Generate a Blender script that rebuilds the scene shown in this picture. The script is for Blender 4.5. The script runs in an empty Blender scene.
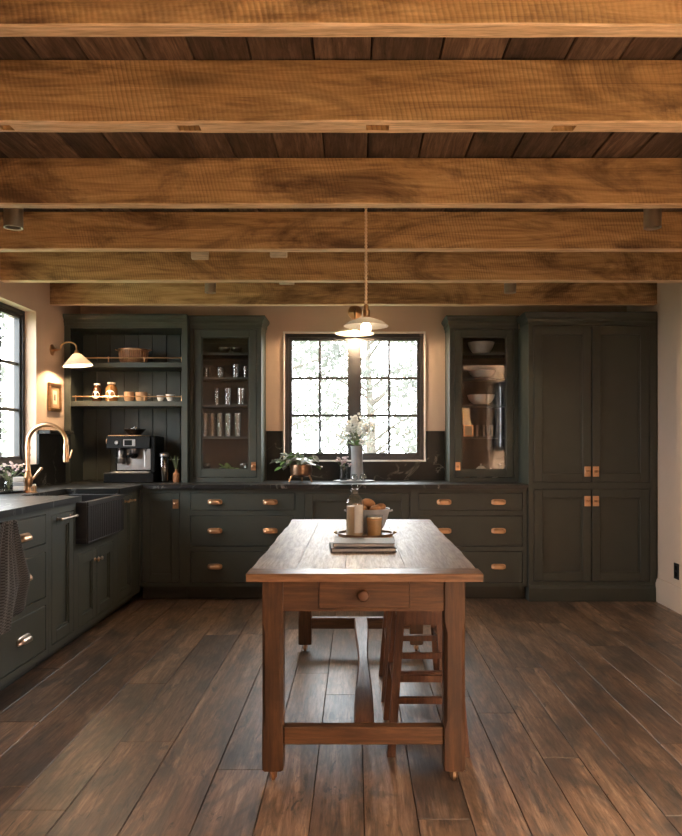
import bpy, bmesh, math, random
from mathutils import Vector, Matrix
random.seed(7)
PI = math.pi
S = bpy.context.scene
COL = S.collection

# ------------------------------------------------------------------ camera, world, exposure
F = 720.0                                   # focal length in pixels of the 682x836 frame
H = 1.259                                   # camera height
cd = bpy.data.cameras.new('camera'); cam = bpy.data.objects.new('camera', cd); COL.objects.link(cam)
cd.sensor_fit = 'HORIZONTAL'; cd.sensor_width = 36.0; cd.lens = 36.0 * F / 682.0
cd.shift_x = -15.0 / 682.0; cd.shift_y = 26.0 / 682.0
cd.clip_start = 0.05; cd.clip_end = 200
cam.location = (0, 0, H); cam.rotation_euler = (PI / 2, 0, 0)
S.camera = cam

SKY = 11.5
w = bpy.data.worlds.new('world'); S.world = w; w.use_nodes = True
bg = w.node_tree.nodes['Background']
bg.inputs['Color'].default_value = (0.90, 0.96, 1.0, 1); bg.inputs['Strength'].default_value = SKY

S.view_settings.view_transform = 'Standard'; S.view_settings.look = 'None'
S.view_settings.gamma = 1.0; S.view_settings.use_curve_mapping = False
S.view_settings.exposure = 0.98
S.cycles.use_denoising = True
S.cycles.max_bounces = 10; S.cycles.diffuse_bounces = 6; S.cycles.glossy_bounces = 5
S.cycles.transparent_max_bounces = 24; S.cycles.sample_clamp_indirect = 6.0

# room dimensions
XL, XR, YB, YR = -2.46, 2.42, 6.43, -2.6     # inner wall planes
ZC = 2.605                                   # underside of the ceiling boards
WT = 0.22
WIN_BACK = (-0.638, 0.61, 1.116, 2.25)       # x0 x1 z0 z1
WIN_LEFT = (4.18, 5.54, 1.105, 2.277)        # y0 y1 z0 z1
WIN_RIGHT = (-1.0, 0.6, 1.15, 2.35)

def portal(name, loc, rot, sx, sy):
    l = bpy.data.lights.new(name, 'AREA'); l.shape = 'RECTANGLE'; l.size = sx; l.size_y = sy
    l.cycles.is_portal = True
    o = bpy.data.objects.new(name, l); COL.objects.link(o); o.location = loc; o.rotation_euler = rot
portal('daylight_back_window', (-0.014, YB + .16, 1.683), (-PI / 2, 0, 0), 1.25, 1.13)
portal('daylight_left_window', (XL - .17, 4.86, 1.69), (0, -PI / 2, 0), 1.17, 1.36)
portal('daylight_right_window', (XR + .17, -0.2, 1.75), (0, PI / 2, 0), 1.2, 1.6)

# ------------------------------------------------------------------ materials
MATS = {}
def new_mat(name):
    m = bpy.data.materials.new(name); m.use_nodes = True
    nt = m.node_tree
    return m, nt, nt.nodes['Principled BSDF'], nt.nodes, nt.links
def coords(nt, rand=True):
    N, L = nt.nodes, nt.links
    tc = N.new('ShaderNodeTexCoord')
    if not rand: return tc.outputs['Object']
    oi = N.new('ShaderNodeObjectInfo')
    mu = N.new('ShaderNodeVectorMath'); mu.operation = 'MULTIPLY'
    mu.inputs[1].default_value = (37.1, 53.7, 71.3)
    L.new(oi.outputs['Random'], mu.inputs[0])
    ad = N.new('ShaderNodeVectorMath'); ad.operation = 'ADD'
    L.new(tc.outputs['Object'], ad.inputs[0]); L.new(mu.outputs[0], ad.inputs[1])
    return ad.outputs[0]
def mapping(nt, vec, scale):
    n = nt.nodes.new('ShaderNodeMapping'); n.inputs['Scale'].default_value = scale
    nt.links.new(vec, n.inputs['Vector']); return n.outputs[0]
def noise(nt, vec, scale, detail=4, rough=.55, dist=0.0):
    n = nt.nodes.new('ShaderNodeTexNoise'); n.inputs['Scale'].default_value = scale
    n.inputs['Detail'].default_value = detail; n.inputs['Roughness'].default_value = rough
    n.inputs['Distortion'].default_value = dist
    nt.links.new(vec, n.inputs['Vector']); return n.outputs['Fac']
def ramp(nt, fac, stops):
    n = nt.nodes.new('ShaderNodeValToRGB'); e = n.color_ramp.elements
    while len(e) < len(stops): e.new(0.5)
    for i, (p, c) in enumerate(stops):
        e[i].position = p; e[i].color = (c[0], c[1], c[2], 1) if not isinstance(c, (int, float)) else (c, c, c, 1)
    nt.links.new(fac, n.inputs['Fac']); return n.outputs['Color']
def mix(nt, mode, fac, a, b):
    n = nt.nodes.new('ShaderNodeMix'); n.data_type = 'RGBA'; n.blend_type = mode
    for sock, v in ((n.inputs['Factor'], fac), (n.inputs['A'], a), (n.inputs['B'], b)):
        if isinstance(v, (int, float)): sock.default_value = v
        elif isinstance(v, tuple): sock.default_value = (v[0], v[1], v[2], 1)
        else: nt.links.new(v, sock)
    return n.outputs['Result']
def bump(nt, bsdf, height, strength, dist=.01):
    b = nt.nodes.new('ShaderNodeBump'); b.inputs['Strength'].default_value = strength
    b.inputs['Distance'].default_value = dist
    nt.links.new(height, b.inputs['Height']); nt.links.new(b.outputs[0], bsdf.inputs['Normal'])

def simple(name, col, rough=.5, metal=0.0, var=.12, vscale=14, bmp=0.0, spec=.5, sheen=0, trans=0):
    m, nt, b, N, L = new_mat(name)
    v = coords(nt)
    n = noise(nt, v, vscale, 4)
    d = tuple(c * (1 - var) for c in col); l = tuple(min(1, c * (1 + var)) for c in col)
    L.new(ramp(nt, n, [(.3, d), (.7, l)]), b.inputs['Base Color'])
    b.inputs['Roughness'].default_value = rough; b.inputs['Metallic'].default_value = metal
    b.inputs['Specular IOR Level'].default_value = spec
    if sheen: b.inputs['Sheen Weight'].default_value = sheen
    if trans: b.inputs['Transmission Weight'].default_value = trans
    if bmp: bump(nt, b, n, bmp)
    MATS[name] = m; return m

def wood(name, dark, mid, light, axis='X', rough=.5, saw=0.0, stain=.5, knots=.6, scale=1.0, bmp=.25, objvar=.0, spec=.5, stain_col=None, blotch=0, fine_amt=.55):
    """grain stretched along one axis; optional saw marks across it, dark weather stains and knots"""
    m, nt, b, N, L = new_mat(name)
    v = coords(nt)
    st = {'X': (.7, 9, 9), 'Y': (9, .7, 9), 'Z': (9, 9, .7)}[axis]
    g = noise(nt, mapping(nt, v, st), 2.2 * scale, 9, .70, 1.4)
    fine = noise(nt, mapping(nt, v, tuple(q * 3.2 for q in st)), 4.0 * scale, 5, .65, .3)
    big = noise(nt, mapping(nt, v, tuple(1.0 if q > 1 else .45 for q in st)), 3.1 * scale, 8, .68, 1.2)
    c = ramp(nt, g, [(.32, dark), (.5, mid), (.68, light)])
    c = mix(nt, 'MULTIPLY', fine_amt, c, ramp(nt, fine, [(.34, .42), (.58, 1.15)]))
    if stain:
        sc = stain_col or tuple(q * .25 for q in dark)
        c = mix(nt, 'MIX', ramp(nt, big, [(.48, 0.0), (.66, stain)]), c, sc)
    if blotch:                                               # weathered grey and bare warm patches with soft edges
        bn = noise(nt, mapping(nt, v, (2.6, .8, 2.6)), 2.0, 6, .68, 1.6)
        c = mix(nt, 'MIX', ramp(nt, bn, [(.40, blotch * .7), (.50, 0.0)]), c, (.040, .034, .031))
        bn2 = noise(nt, mapping(nt, v, (7, 1.6, 7)), 3.0, 5, .7, 1.0)
        c = mix(nt, 'MIX', ramp(nt, bn2, [(.58, 0.0), (.66, blotch)]), c, (.012, .010, .009))
    if knots:
        vo = N.new('ShaderNodeTexVoronoi'); vo.inputs['Scale'].default_value = 1.0
        kv = {'X': (.9, 4, 4), 'Y': (4, .9, 4), 'Z': (4, 4, .9)}[axis]
        L.new(mapping(nt, v, kv), vo.inputs['Vector'])
        c = mix(nt, 'MIX', ramp(nt, vo.outputs['Distance'], [(.02, knots), (.16, 0.0)]), c, tuple(q * .2 for q in dark))
    h = mix(nt, 'MIX', .5, g, fine)
    if saw:
        mp = N.new('ShaderNodeMapping'); mp.inputs['Rotation'].default_value = (0, .20, 0)
        L.new(v, mp.inputs['Vector'])
        wv = N.new('ShaderNodeTexWave'); wv.wave_type = 'BANDS'; wv.bands_direction = axis
        wv.inputs['Scale'].default_value = 19; wv.inputs['Distortion'].default_value = 5.0
        wv.inputs['Detail'].default_value = 3; wv.inputs['Detail Scale'].default_value = .22; wv.inputs['Detail Roughness'].default_value = .7
        L.new(mp.outputs[0], wv.inputs['Vector'])
        sn = wv.outputs['Fac']
        patch = noise(nt, v, 2.3, 3, .6, .5)
        sr = ramp(nt, sn, [(.0, 0.40), (.30, 1.0), (1.0, 1.08)])
        c = mix(nt, 'MULTIPLY', mix(nt, 'MULTIPLY', 1.0, ramp(nt, patch, [(.40, .0), (.62, 1.0)]), (saw, saw, saw)), c, sr)
        h = mix(nt, 'MIX', .55, h, sn)
    if objvar:
        oi = N.new('ShaderNodeObjectInfo')
        c = mix(nt, 'MULTIPLY', 1.0, c, ramp(nt, oi.outputs['Random'], [(0, 1 - objvar), (.5, 1.0), (1, 1 + objvar)]))
    L.new(c, b.inputs['Base Color'])
    L.new(ramp(nt, fine, [(.3, min(1, rough + .1)), (.7, rough - .06)]), b.inputs['Roughness'])
    b.inputs['Specular IOR Level'].default_value = spec
    bump(nt, b, h, bmp, .006)
    MATS[name] = m; return m

def thin_glass(name, tint=(1, 1, 1), ior=1.45, extra=0.0, gloss_rough=0.0):
    m = bpy.data.materials.new(name); m.use_nodes = True
    nt = m.node_tree; N, L = nt.nodes, nt.links
    N.remove(N['Principled BSDF'])
    t = N.new('ShaderNodeBsdfTransparent'); t.inputs['Color'].default_value = (*tint, 1)
    g = N.new('ShaderNodeBsdfGlossy'); g.inputs['Roughness'].default_value = gloss_rough
    fr = N.new('ShaderNodeFresnel'); fr.inputs['IOR'].default_value = ior
    ge = N.new('ShaderNodeNewGeometry')                       # same reflectance from both sides of the thin sheet
    mi = N.new('ShaderNodeMix'); mi.data_type = 'FLOAT'; mi.inputs['A'].default_value = ior; mi.inputs['B'].default_value = 1.0 / ior
    L.new(ge.outputs['Backfacing'], mi.inputs['Factor']); L.new(mi.outputs['Result'], fr.inputs['IOR'])
    fac = fr.outputs[0]
    if extra:
        ma = N.new('ShaderNodeMath'); ma.operation = 'ADD'; ma.use_clamp = True; ma.inputs[1].default_value = extra
        L.new(fac, ma.inputs[0]); fac = ma.outputs[0]
    mx = N.new('ShaderNodeMixShader'); L.new(fac, mx.inputs[0]); L.new(t.outputs[0], mx.inputs[1]); L.new(g.outputs[0], mx.inputs[2])
    L.new(mx.outputs[0], N['Material Output'].inputs['Surface'])
    MATS[name] = m; return m

def emit(name, col, strength):
    m, nt, b, N, L = new_mat(name)
    b.inputs['Base Color'].default_value = (*col, 1)
    b.inputs['Emission Color'].default_value = (*col, 1); b.inputs['Emission Strength'].default_value = strength
    MATS[name] = m; return m

wood('beam_wood', (.25, .140, .054), (.47, .29, .120), (.66, .44, .21), 'X', .62, saw=.55, stain=.85, knots=.8, bmp=.35, stain_col=(.07, .030, .012), fine_amt=.16)
wood('beam_underside_lit', (.48, .31, .16), (.72, .52, .31), (.86, .68, .46), 'X', .6, stain=.25, knots=.3, bmp=.3)
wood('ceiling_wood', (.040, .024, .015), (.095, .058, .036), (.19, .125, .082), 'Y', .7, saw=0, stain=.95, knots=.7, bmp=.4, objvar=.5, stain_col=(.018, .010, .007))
wood('floor_wood', (.055, .029, .016), (.140, .080, .046), (.29, .188, .122), 'Y', .40, saw=0, stain=.9, knots=.95, bmp=.20, objvar=.28, spec=1.0, stain_col=(.020, .017, .016), blotch=.9)
wood('table_wood_z', (.034, .014, .006), (.075, .032, .012), (.125, .056, .022), 'Z', .40, stain=.5, knots=.2, bmp=.15)
wood('table_wood_x', (.044, .018, .007), (.098, .042, .016), (.165, .078, .032), 'X', .40, stain=.5, knots=.3, bmp=.15)
wood('table_wood_y', (.060, .024, .010), (.125, .05, .022), (.19, .085, .040), 'Y', .38, stain=.4, knots=.2, bmp=.15)
wood('tabletop_wood', (.17, .110, .068), (.30, .215, .145), (.44, .335, .245), 'Y', .44, stain=.35, knots=.5, bmp=.08, objvar=.1, spec=.85)
wood('tabletop_end_wood', (.10, .046, .020), (.20, .10, .048), (.30, .17, .09), 'X', .32, stain=.4, knots=.4, bmp=.12)
wood('stool_wood', (.050, .018, .008), (.10, .038, .016), (.155, .065, .030), 'Z', .45, stain=.3, knots=.1, bmp=.15)
wood('pale_wood', (.60, .50, .36), (.76, .66, .52), (.86, .78, .66), 'X', .7, stain=.3, knots=.2)
wood('bowl_wood', (.16, .06, .022), (.30, .125, .05), (.42, .2, .09), 'Z', .4, stain=.2, knots=0, scale=2.5)

def cabinet_paint(name, col):
    m, nt, b, N, L = new_mat(name)
    v = coords(nt)
    n = noise(nt, v, 6, 3)
    L.new(ramp(nt, n, [(.3, tuple(c * .93 for c in col)), (.7, tuple(c * 1.07 for c in col))]), b.inputs['Base Color'])
    b.inputs['Roughness'].default_value = .48; b.inputs['Specular IOR Level'].default_value = .40
    bump(nt, b, noise(nt, v, 90, 2), .03)
    MATS[name] = m
cabinet_paint('cabinet_green', (.044, .050, .041))
cabinet_paint('cabinet_inside_toe_shade', (.030, .031, .025))

def plaster(name, col):
    m, nt, b, N, L = new_mat(name)
    v = coords(nt, False)
    n = noise(nt, v, 2.2, 5, .6); f = noise(nt, v, 40, 3)
    L.new(ramp(nt, n, [(.3, tuple(c * .95 for c in col)), (.7, tuple(c * 1.04 for c in col))]), b.inputs['Base Color'])
    b.inputs['Roughness'].default_value = .85; b.inputs['Specular IOR Level'].default_value = .25
    bump(nt, b, f, .06)
    MATS[name] = m
plaster('plaster', (.66, .50, .385))
plaster('baseboard_paint', (.56, .44, .35))

def soapstone():
    m, nt, b, N, L = new_mat('soapstone')
    v = coords(nt, False)
    base = ramp(nt, noise(nt, v, 5, 6, .6), [(.3, (.007, .0075, .0075)), (.75, (.020, .021, .020))])
    vn = noise(nt, v, 1.7, 5, .55, 1.3)
    sub = N.new('ShaderNodeMath'); sub.operation = 'SUBTRACT'; sub.inputs[1].default_value = .5; L.new(vn, sub.inputs[0])
    ab = N.new('ShaderNodeMath'); ab.operation = 'ABSOLUTE'; L.new(sub.outputs[0], ab.inputs[0])
    line = ramp(nt, ab.outputs[0], [(.0, 1.0), (.012, 0.0)])
    msk = ramp(nt, noise(nt, v, 3.1, 3), [(.44, 0.0), (.62, .6)])
    fac = mix(nt, 'MULTIPLY', 1.0, line, msk)
    L.new(mix(nt, 'MIX', fac, base, (.42, .41, .38)), b.inputs['Base Color'])
    b.inputs['Roughness'].default_value = .36; b.inputs['Specular IOR Level'].default_value = .30
    bump(nt, b, noise(nt, v, 60, 3), .05)
    MATS['soapstone'] = m
soapstone()

simple('brass', (.60, .365, .20), .34, 1.0, .10, 20)
simple('spot_metal', (.46, .37, .29), .45, 1.0, .06)
simple('pot_copper', (.22, .13, .08), .38, 1.0, .3, 24)
simple('aged_brass', (.42, .26, .12), .38, 1.0, .18, 24)
simple('copper_brass', (.56, .34, .20), .34, 1.0, .12, 20)
simple('nickel', (.52, .42, .34), .30, 1.0, .06)
simple('steel', (.30, .28, .27), .32, 1.0, .06)
simple('black_plastic', (.004, .004, .004), .42, 0, .1, spec=.12)
simple('black_iron', (.018, .018, .018), .45, 0, .2)
simple('sink_black', (.012, .012, .013), .38, 0, .2)
simple('window_black', (.022, .022, .024), .42, 0, .15)
simple('subfloor', (.012, .008, .006), .9)
simple('shade_white', (.80, .74, .64), .45, 0, .04)
def milk_glass():
    m, nt, b, N, L = new_mat('milk_glass')
    c = ramp(nt, noise(nt, coords(nt), 8, 2), [(.3, (.80, .75, .67)), (.7, (.86, .81, .73))])
    L.new(c, b.inputs['Base Color']); b.inputs['Roughness'].default_value = .3
    tr = N.new('ShaderNodeBsdfTranslucent'); L.new(c, tr.inputs['Color'])
    mx = N.new('ShaderNodeMixShader'); mx.inputs[0].default_value = .55
    L.new(b.outputs[0], mx.inputs[1]); L.new(tr.outputs[0], mx.inputs[2]); L.new(mx.outputs[0], N['Material Output'].inputs['Surface'])
    MATS['milk_glass'] = m
milk_glass()
simple('ceramic_white', (.74, .71, .66), .3, 0, .05)
simple('ceramic_grey', (.36, .37, .38), .35, 0, .1)
simple('ceramic_tan', (.36, .22, .12), .45, 0, .15)
simple('cord_fabric', (.72, .55, .36), .8, 0, .2, 90)
simple('label_paper', (.68, .64, .56), .8, 0, .06)
simple('amber_dark', (.045, .018, .008), .12, 0, .2)
simple('amber_light', (.22, .10, .035), .15, 0, .2)
simple('bottle_liquid', (.60, .42, .25), .3, 0, .1)
simple('candle_amber', (.78, .42, .16), .25, 0, .12)
simple('bread', (.36, .18, .075), .8, 0, .3, 22, .4)
simple('leaf_green', (.13, .26, .07), .45, 0, .3, 40)
simple('leaf_grey', (.26, .29, .26), .45, 0, .25, 40)
simple('stem_green', (.14, .17, .08), .6, 0, .2)
simple('petal_white', (.80, .80, .76), .7, 0, .05)
simple('petal_pink', (.62, .50, .50), .7, 0, .15)
simple('book_grey', (.17, .17, .175), .55, 0, .12)
simple('book_dark', (.085, .08, .08), .55, 0, .15)
simple('pages', (.50, .46, .40), .8, 0, .08, 80)
simple('tray_wood', (.20, .10, .045), .4, 0, .2)
simple('bark', (.10, .085, .07), .9, 0, .3, 10, .5)
simple('lawn', (.16, .19, .10), .95, 0, .25, 3)
simple('picture_paper', (.62, .55, .42), .8, 0, .08)
simple('outlet_black', (.012, .011, .011), .5)
simple('gravel_board', (.3, .3, .3), .9)
thin_glass('pane_glass', (1, 1, 1), 1.45)
thin_glass('cabinet_glass', (.99, .99, .99), 1.5)
thin_glass('clear_glass', (.90, .92, .91), 1.5, .06, .03)
thin_glass('smoked_glass', (.35, .35, .34), 1.5, .10, .05)
emit('bulb_warm', (1.0, .70, .42), 620.0)
emit('bulb_window', (1.0, .70, .42), 1100.0)
emit('bulb_pendant', (1.0, .82, .60), 9.0)

def leaf_mat():
    m, nt, b, N, L = new_mat('tree_leaf')
    v = coords(nt)
    c = ramp(nt, noise(nt, v, 2.0, 3), [(.3, (.085, .088, .076)), (.7, (.14, .143, .126))])
    L.new(c, b.inputs['Base Color']); b.inputs['Roughness'].default_value = .6
    tr = N.new('ShaderNodeBsdfTranslucent'); L.new(c, tr.inputs['Color'])
    mx = N.new('ShaderNodeMixShader'); mx.inputs[0].default_value = .5
    L.new(b.outputs[0], mx.inputs[1]); L.new(tr.outputs[0], mx.inputs[2])
    L.new(mx.outputs[0], N['Material Output'].inputs['Surface'])
    MATS['tree_leaf'] = m
leaf_mat()

def towel_mat():
    m, nt, b, N, L = new_mat('towel_waffle')
    tc = N.new('ShaderNodeTexCoord')
    ck = N.new('ShaderNodeTexChecker'); ck.inputs['Scale'].default_value = 1.0
    ck.inputs['Color1'].default_value = (.070, .073, .076, 1); ck.inputs['Color2'].default_value = (.018, .018, .017, 1)
    L.new(mapping(nt, tc.outputs['UV'], (75, 140, 1)), ck.inputs['Vector'])
    L.new(ck.outputs['Color'], b.inputs['Base Color']); b.inputs['Roughness'].default_value = .95
    b.inputs['Sheen Weight'].default_value = .2
    bump(nt, b, ck.outputs['Fac'], .6, .004)
    MATS['towel_waffle'] = m
towel_mat()

# ------------------------------------------------------------------ mesh builder
def ident(p): return p
class MB:
    def __init__(s, T=None): s.v = []; s.f = []; s.T = T or ident
    def add(s, vs, fs, M=None):
        k = len(s.v)
        for p in vs:
            p = Vector(p)
            if M is not None: p = M @ p
            s.v.append(tuple(s.T(p)))
        s.f += [tuple(i + k for i in f) for f in fs]
        return s
    def box(s, x0, x1, y0, y1, z0, z1, M=None):
        vs = [(x, y, z) for x in (x0, x1) for y in (y0, y1) for z in (z0, z1)]
        return s.add(vs, [(0, 1, 3, 2), (4, 6, 7, 5), (0, 4, 5, 1), (2, 3, 7, 6), (0, 2, 6, 4), (1, 5, 7, 3)], M)
    def cbox(s, x0, x1, y0, y1, z0, z1, c=.003, M=None):
        lo, hi = (x0, y0, z0), (x1, y1, z1)
        vs = []; idx = {}
        for sx in (0, 1):
            for sy in (0, 1):
                for sz in (0, 1):
                    sg = (sx, sy, sz)
                    full = [hi[i] if sg[i] else lo[i] for i in range(3)]
                    ins = [hi[i] - c if sg[i] else lo[i] + c for i in range(3)]
                    for a in range(3):
                        p = list(ins); p[a] = full[a]
                        idx[(sg, a)] = len(vs); vs.append(tuple(p))
        fs = []
        for a in range(3):
            b_, c_ = (a + 1) % 3, (a + 2) % 3
            for q in (0, 1):
                def k(i, j):
                    g = [0, 0, 0]; g[a] = q; g[b_] = i; g[c_] = j; return idx[(tuple(g), a)]
                fs.append((k(0, 0), k(1, 0), k(1, 1), k(0, 1)))
        for a in range(3):
            b_, c_ = (a + 1) % 3, (a + 2) % 3
            for i in (0, 1):
                for j in (0, 1):
                    g0 = [0, 0, 0]; g0[b_] = i; g0[c_] = j; g1 = list(g0); g1[a] = 1
                    g0 = tuple(g0); g1 = tuple(g1)
                    fs.append((idx[(g0, b_)], idx[(g1, b_)], idx[(g1, c_)], idx[(g0, c_)]))
        for sx in (0, 1):
            for sy in (0, 1):
                for sz in (0, 1):
                    g = (sx, sy, sz); fs.append((idx[(g, 0)], idx[(g, 1)], idx[(g, 2)]))
        return s.add(vs, fs, M)
    def loft(s, rings, M=None, cap=True, closed=False):
        n = len(rings[0]); vs = [p for r in rings for p in r]; fs = []
        R = len(rings)
        for i in range(R if closed else R - 1):
            a, b = i * n, ((i + 1) % R) * n
            for j in range(n):
                fs.append((a + j, a + (j + 1) % n, b + (j + 1) % n, b + j))
        if cap and not closed:
            fs.append(tuple(range(n))); fs.append(tuple((R - 1) * n + j for j in range(n)))
        return s.add(vs, fs, M)
    def lathe(s, prof, c=(0, 0, 0), seg=20, M=None, flute=0, famp=0, closed=False):
        rings = []
        for r, z in prof:
            ring = []
            for k in range(seg):
                a = 2 * PI * k / seg
                rr = max(r, 1e-4) * (1 + (famp * (1 if k % 2 else -1) if flute else 0))
                ring.append((c[0] + rr * math.cos(a), c[1] + rr * math.sin(a), c[2] + z))
            rings.append(ring)
        return s.loft(rings, M, closed=closed)
    def tube(s, pts, r, seg=8, M=None, cap=True):
        pts = [Vector(p) for p in pts]; rings = []
        up = None
        for i, p in enumerate(pts):
            t = (pts[min(i + 1, len(pts) - 1)] - pts[max(i - 1, 0)]).normalized()
            if up is None: up = Vector((0, 0, 1)) if abs(t.z) < .9 else Vector((0, 1, 0))
            a = t.cross(up)
            if a.length < 1e-4: a = t.orthogonal()
            a.normalize(); b = t.cross(a).normalized(); up = -b if False else up
            rr = r[i] if isinstance(r, (list, tuple)) else r
            rings.append([tuple(p + a * rr * math.cos(2 * PI * k / seg) + b * rr * math.sin(2 * PI * k / seg)) for k in range(seg)])
        return s.loft(rings, M, cap)
    def ball(s, c, r, seg=12, rin=8, sc=(1, 1, 1), M=None):
        rings = []
        for i in range(1, rin):
            t = PI * i / rin
            rings.append([(c[0] + sc[0] * r * math.sin(t) * math.cos(2 * PI * k / seg), c[1] + sc[1] * r * math.sin(t) * math.sin(2 * PI * k / seg), c[2] + sc[2] * r * math.cos(t)) for k in range(seg)])
        return s.loft(rings, M)
    def prism(s, poly, z0, z1, M=None):
        return s.loft([[(x, y, z0) for x, y in poly], [(x, y, z1) for x, y in poly]], M)
    def mesh(s, name, mat, smooth=35):
        me = bpy.data.meshes.new(name); me.from_pydata(s.v, [], s.f)
        bm = bmesh.new(); bm.from_mesh(me); bmesh.ops.recalc_face_normals(bm, faces=bm.faces[:]); bm.to_mesh(me); bm.free()
        if smooth:
            me.polygons.foreach_set('use_smooth', [True] * len(me.polygons))
            me.set_sharp_from_angle(angle=math.radians(smooth))
        me.materials.append(MATS[mat]); me.update()
        return me
    def build(s, name, mat, parent=None, world=True, smooth=35, label=None):
        if world and parent is not None:
            o = parent; off = Vector((0, 0, 0))
            while o is not None: off += o.location; o = o.parent
            s.v = [tuple(Vector(p) - off) for p in s.v]
        me = s.mesh(name, mat, smooth)
        o = bpy.data.objects.new(name, me); COL.objects.link(o); o.parent = parent
        if label: o['label'] = label
        return o
def local_origin(o):
    """move a top-level mesh's origin to the middle of its base"""
    vs = [v.co for v in o.data.vertices]
    c = Vector(((min(v.x for v in vs) + max(v.x for v in vs)) / 2, (min(v.y for v in vs) + max(v.y for v in vs)) / 2, min(v.z for v in vs)))
    o.data.transform(Matrix.Translation(-c)); o.location = c
    return o
def tag(o, label, cat, group=None):
    o['label'] = label; o['category'] = cat
    if group: o['group'] = group
    return o
def thing(name, label, cat, loc=(0, 0, 0), rotz=0, group=None):
    o = bpy.data.objects.new(name, None); COL.objects.link(o); o.empty_display_size = .05
    o.location = loc; o.rotation_euler = (0, 0, rotz)
    return tag(o, label, cat, group)
def struct(mb, name, mat, **k):
    o = mb.build(name, mat, **k); o['kind'] = 'structure'; return o
def copy_tree(o, parent=None):
    c = o.copy(); COL.objects.link(c); c.parent = parent
    for ch in list(o.children): copy_tree(ch, c)
    return c

# ------------------------------------------------------------------ room shell
def wall_with_hole(name, fixed, plane0, plane1, a0, a1, hole):
    """wall slab between plane0 and plane1 on the fixed axis, running a0..a1, with one window opening"""
    mb = MB()
    h0, h1, z0, z1 = hole
    def bx(p, q, r, t):
        if fixed == 'y': mb.box(p, q, plane0, plane1, r, t)
        else: mb.box(plane0, plane1, p, q, r, t)
    bx(a0, h0, -.1, 2.85); bx(h1, a1, -.1, 2.85); bx(h0, h1, -.1, z0); bx(h0, h1, z1, 2.85)
    return struct(mb, name, 'plaster', smooth=0)
wall_with_hole('wall_back', 'y', YB, YB + WT, XL - WT, XR + WT, WIN_BACK)
wall_with_hole('wall_left', 'x', XL - WT, XL, YR, YB, WIN_LEFT)
wall_with_hole('wall_right', 'x', XR, XR + WT, YR, YB, WIN_RIGHT)
struct(MB().box(XL - WT, XR + WT, YR - WT, YR, -.1, 2.85), 'wall_rear', 'plaster', smooth=0)

fl = struct(MB().box(XL, XR, YR, YB, -.10, -.022), 'floor', 'subfloor', smooth=0)
x = XL + .002
while x < XR - .02:
    wd = random.choice((.15, .18, .18, .205, .23))
    x1 = min(x + wd, XR - .002)
    if XR - x1 < .07: x1 = XR - .002
    y = YR + .002 - random.uniform(0, 1.2)
    first = True
    while y < YB - .01:
        ln = random.uniform(1.1, 2.7)
        y0 = max(y, YR + .002); y1 = min(y + ln, YB - .002)
        if YB - y1 < .35: y1 = YB - .002
        if y1 - y0 > .1:
            o = MB().cbox(x + .0016, x1 - .0016, y0 + .0014, y1 - .0014, -.022, random.uniform(-.0010, 0), .0012).build('floor_plank', 'floor_wood', fl)
            c = Vector(((x + x1) / 2, (y0 + y1) / 2, 0)); o.data.transform(Matrix.Translation(-c)); o.location = c
        y = y1 + (0 if y1 < YB - .01 else 1)
    x = x1

ce = struct(MB().box(XL, XR, YR, YB, ZC + .03, ZC + .2), 'ceiling', 'subfloor', smooth=0)
x = XL + .003
while x < XR - .02:
    x1 = min(x + random.choice((.17, .19, .20, .22, .24)), XR - .003)
    if XR - x1 < .07: x1 = XR - .003
    ys = [YR + .003, random.choice((2.06, 2.63, 3.5, 4.29)), YB - .003]
    for y0, y1 in zip(ys, ys[1:]):
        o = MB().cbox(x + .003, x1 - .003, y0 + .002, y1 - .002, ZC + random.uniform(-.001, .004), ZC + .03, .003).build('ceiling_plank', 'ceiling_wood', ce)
        c = Vector(((x + x1) / 2, (y0 + y1) / 2, ZC)); o.data.transform(Matrix.Translation(-c)); o.location = c
    x = x1

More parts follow.
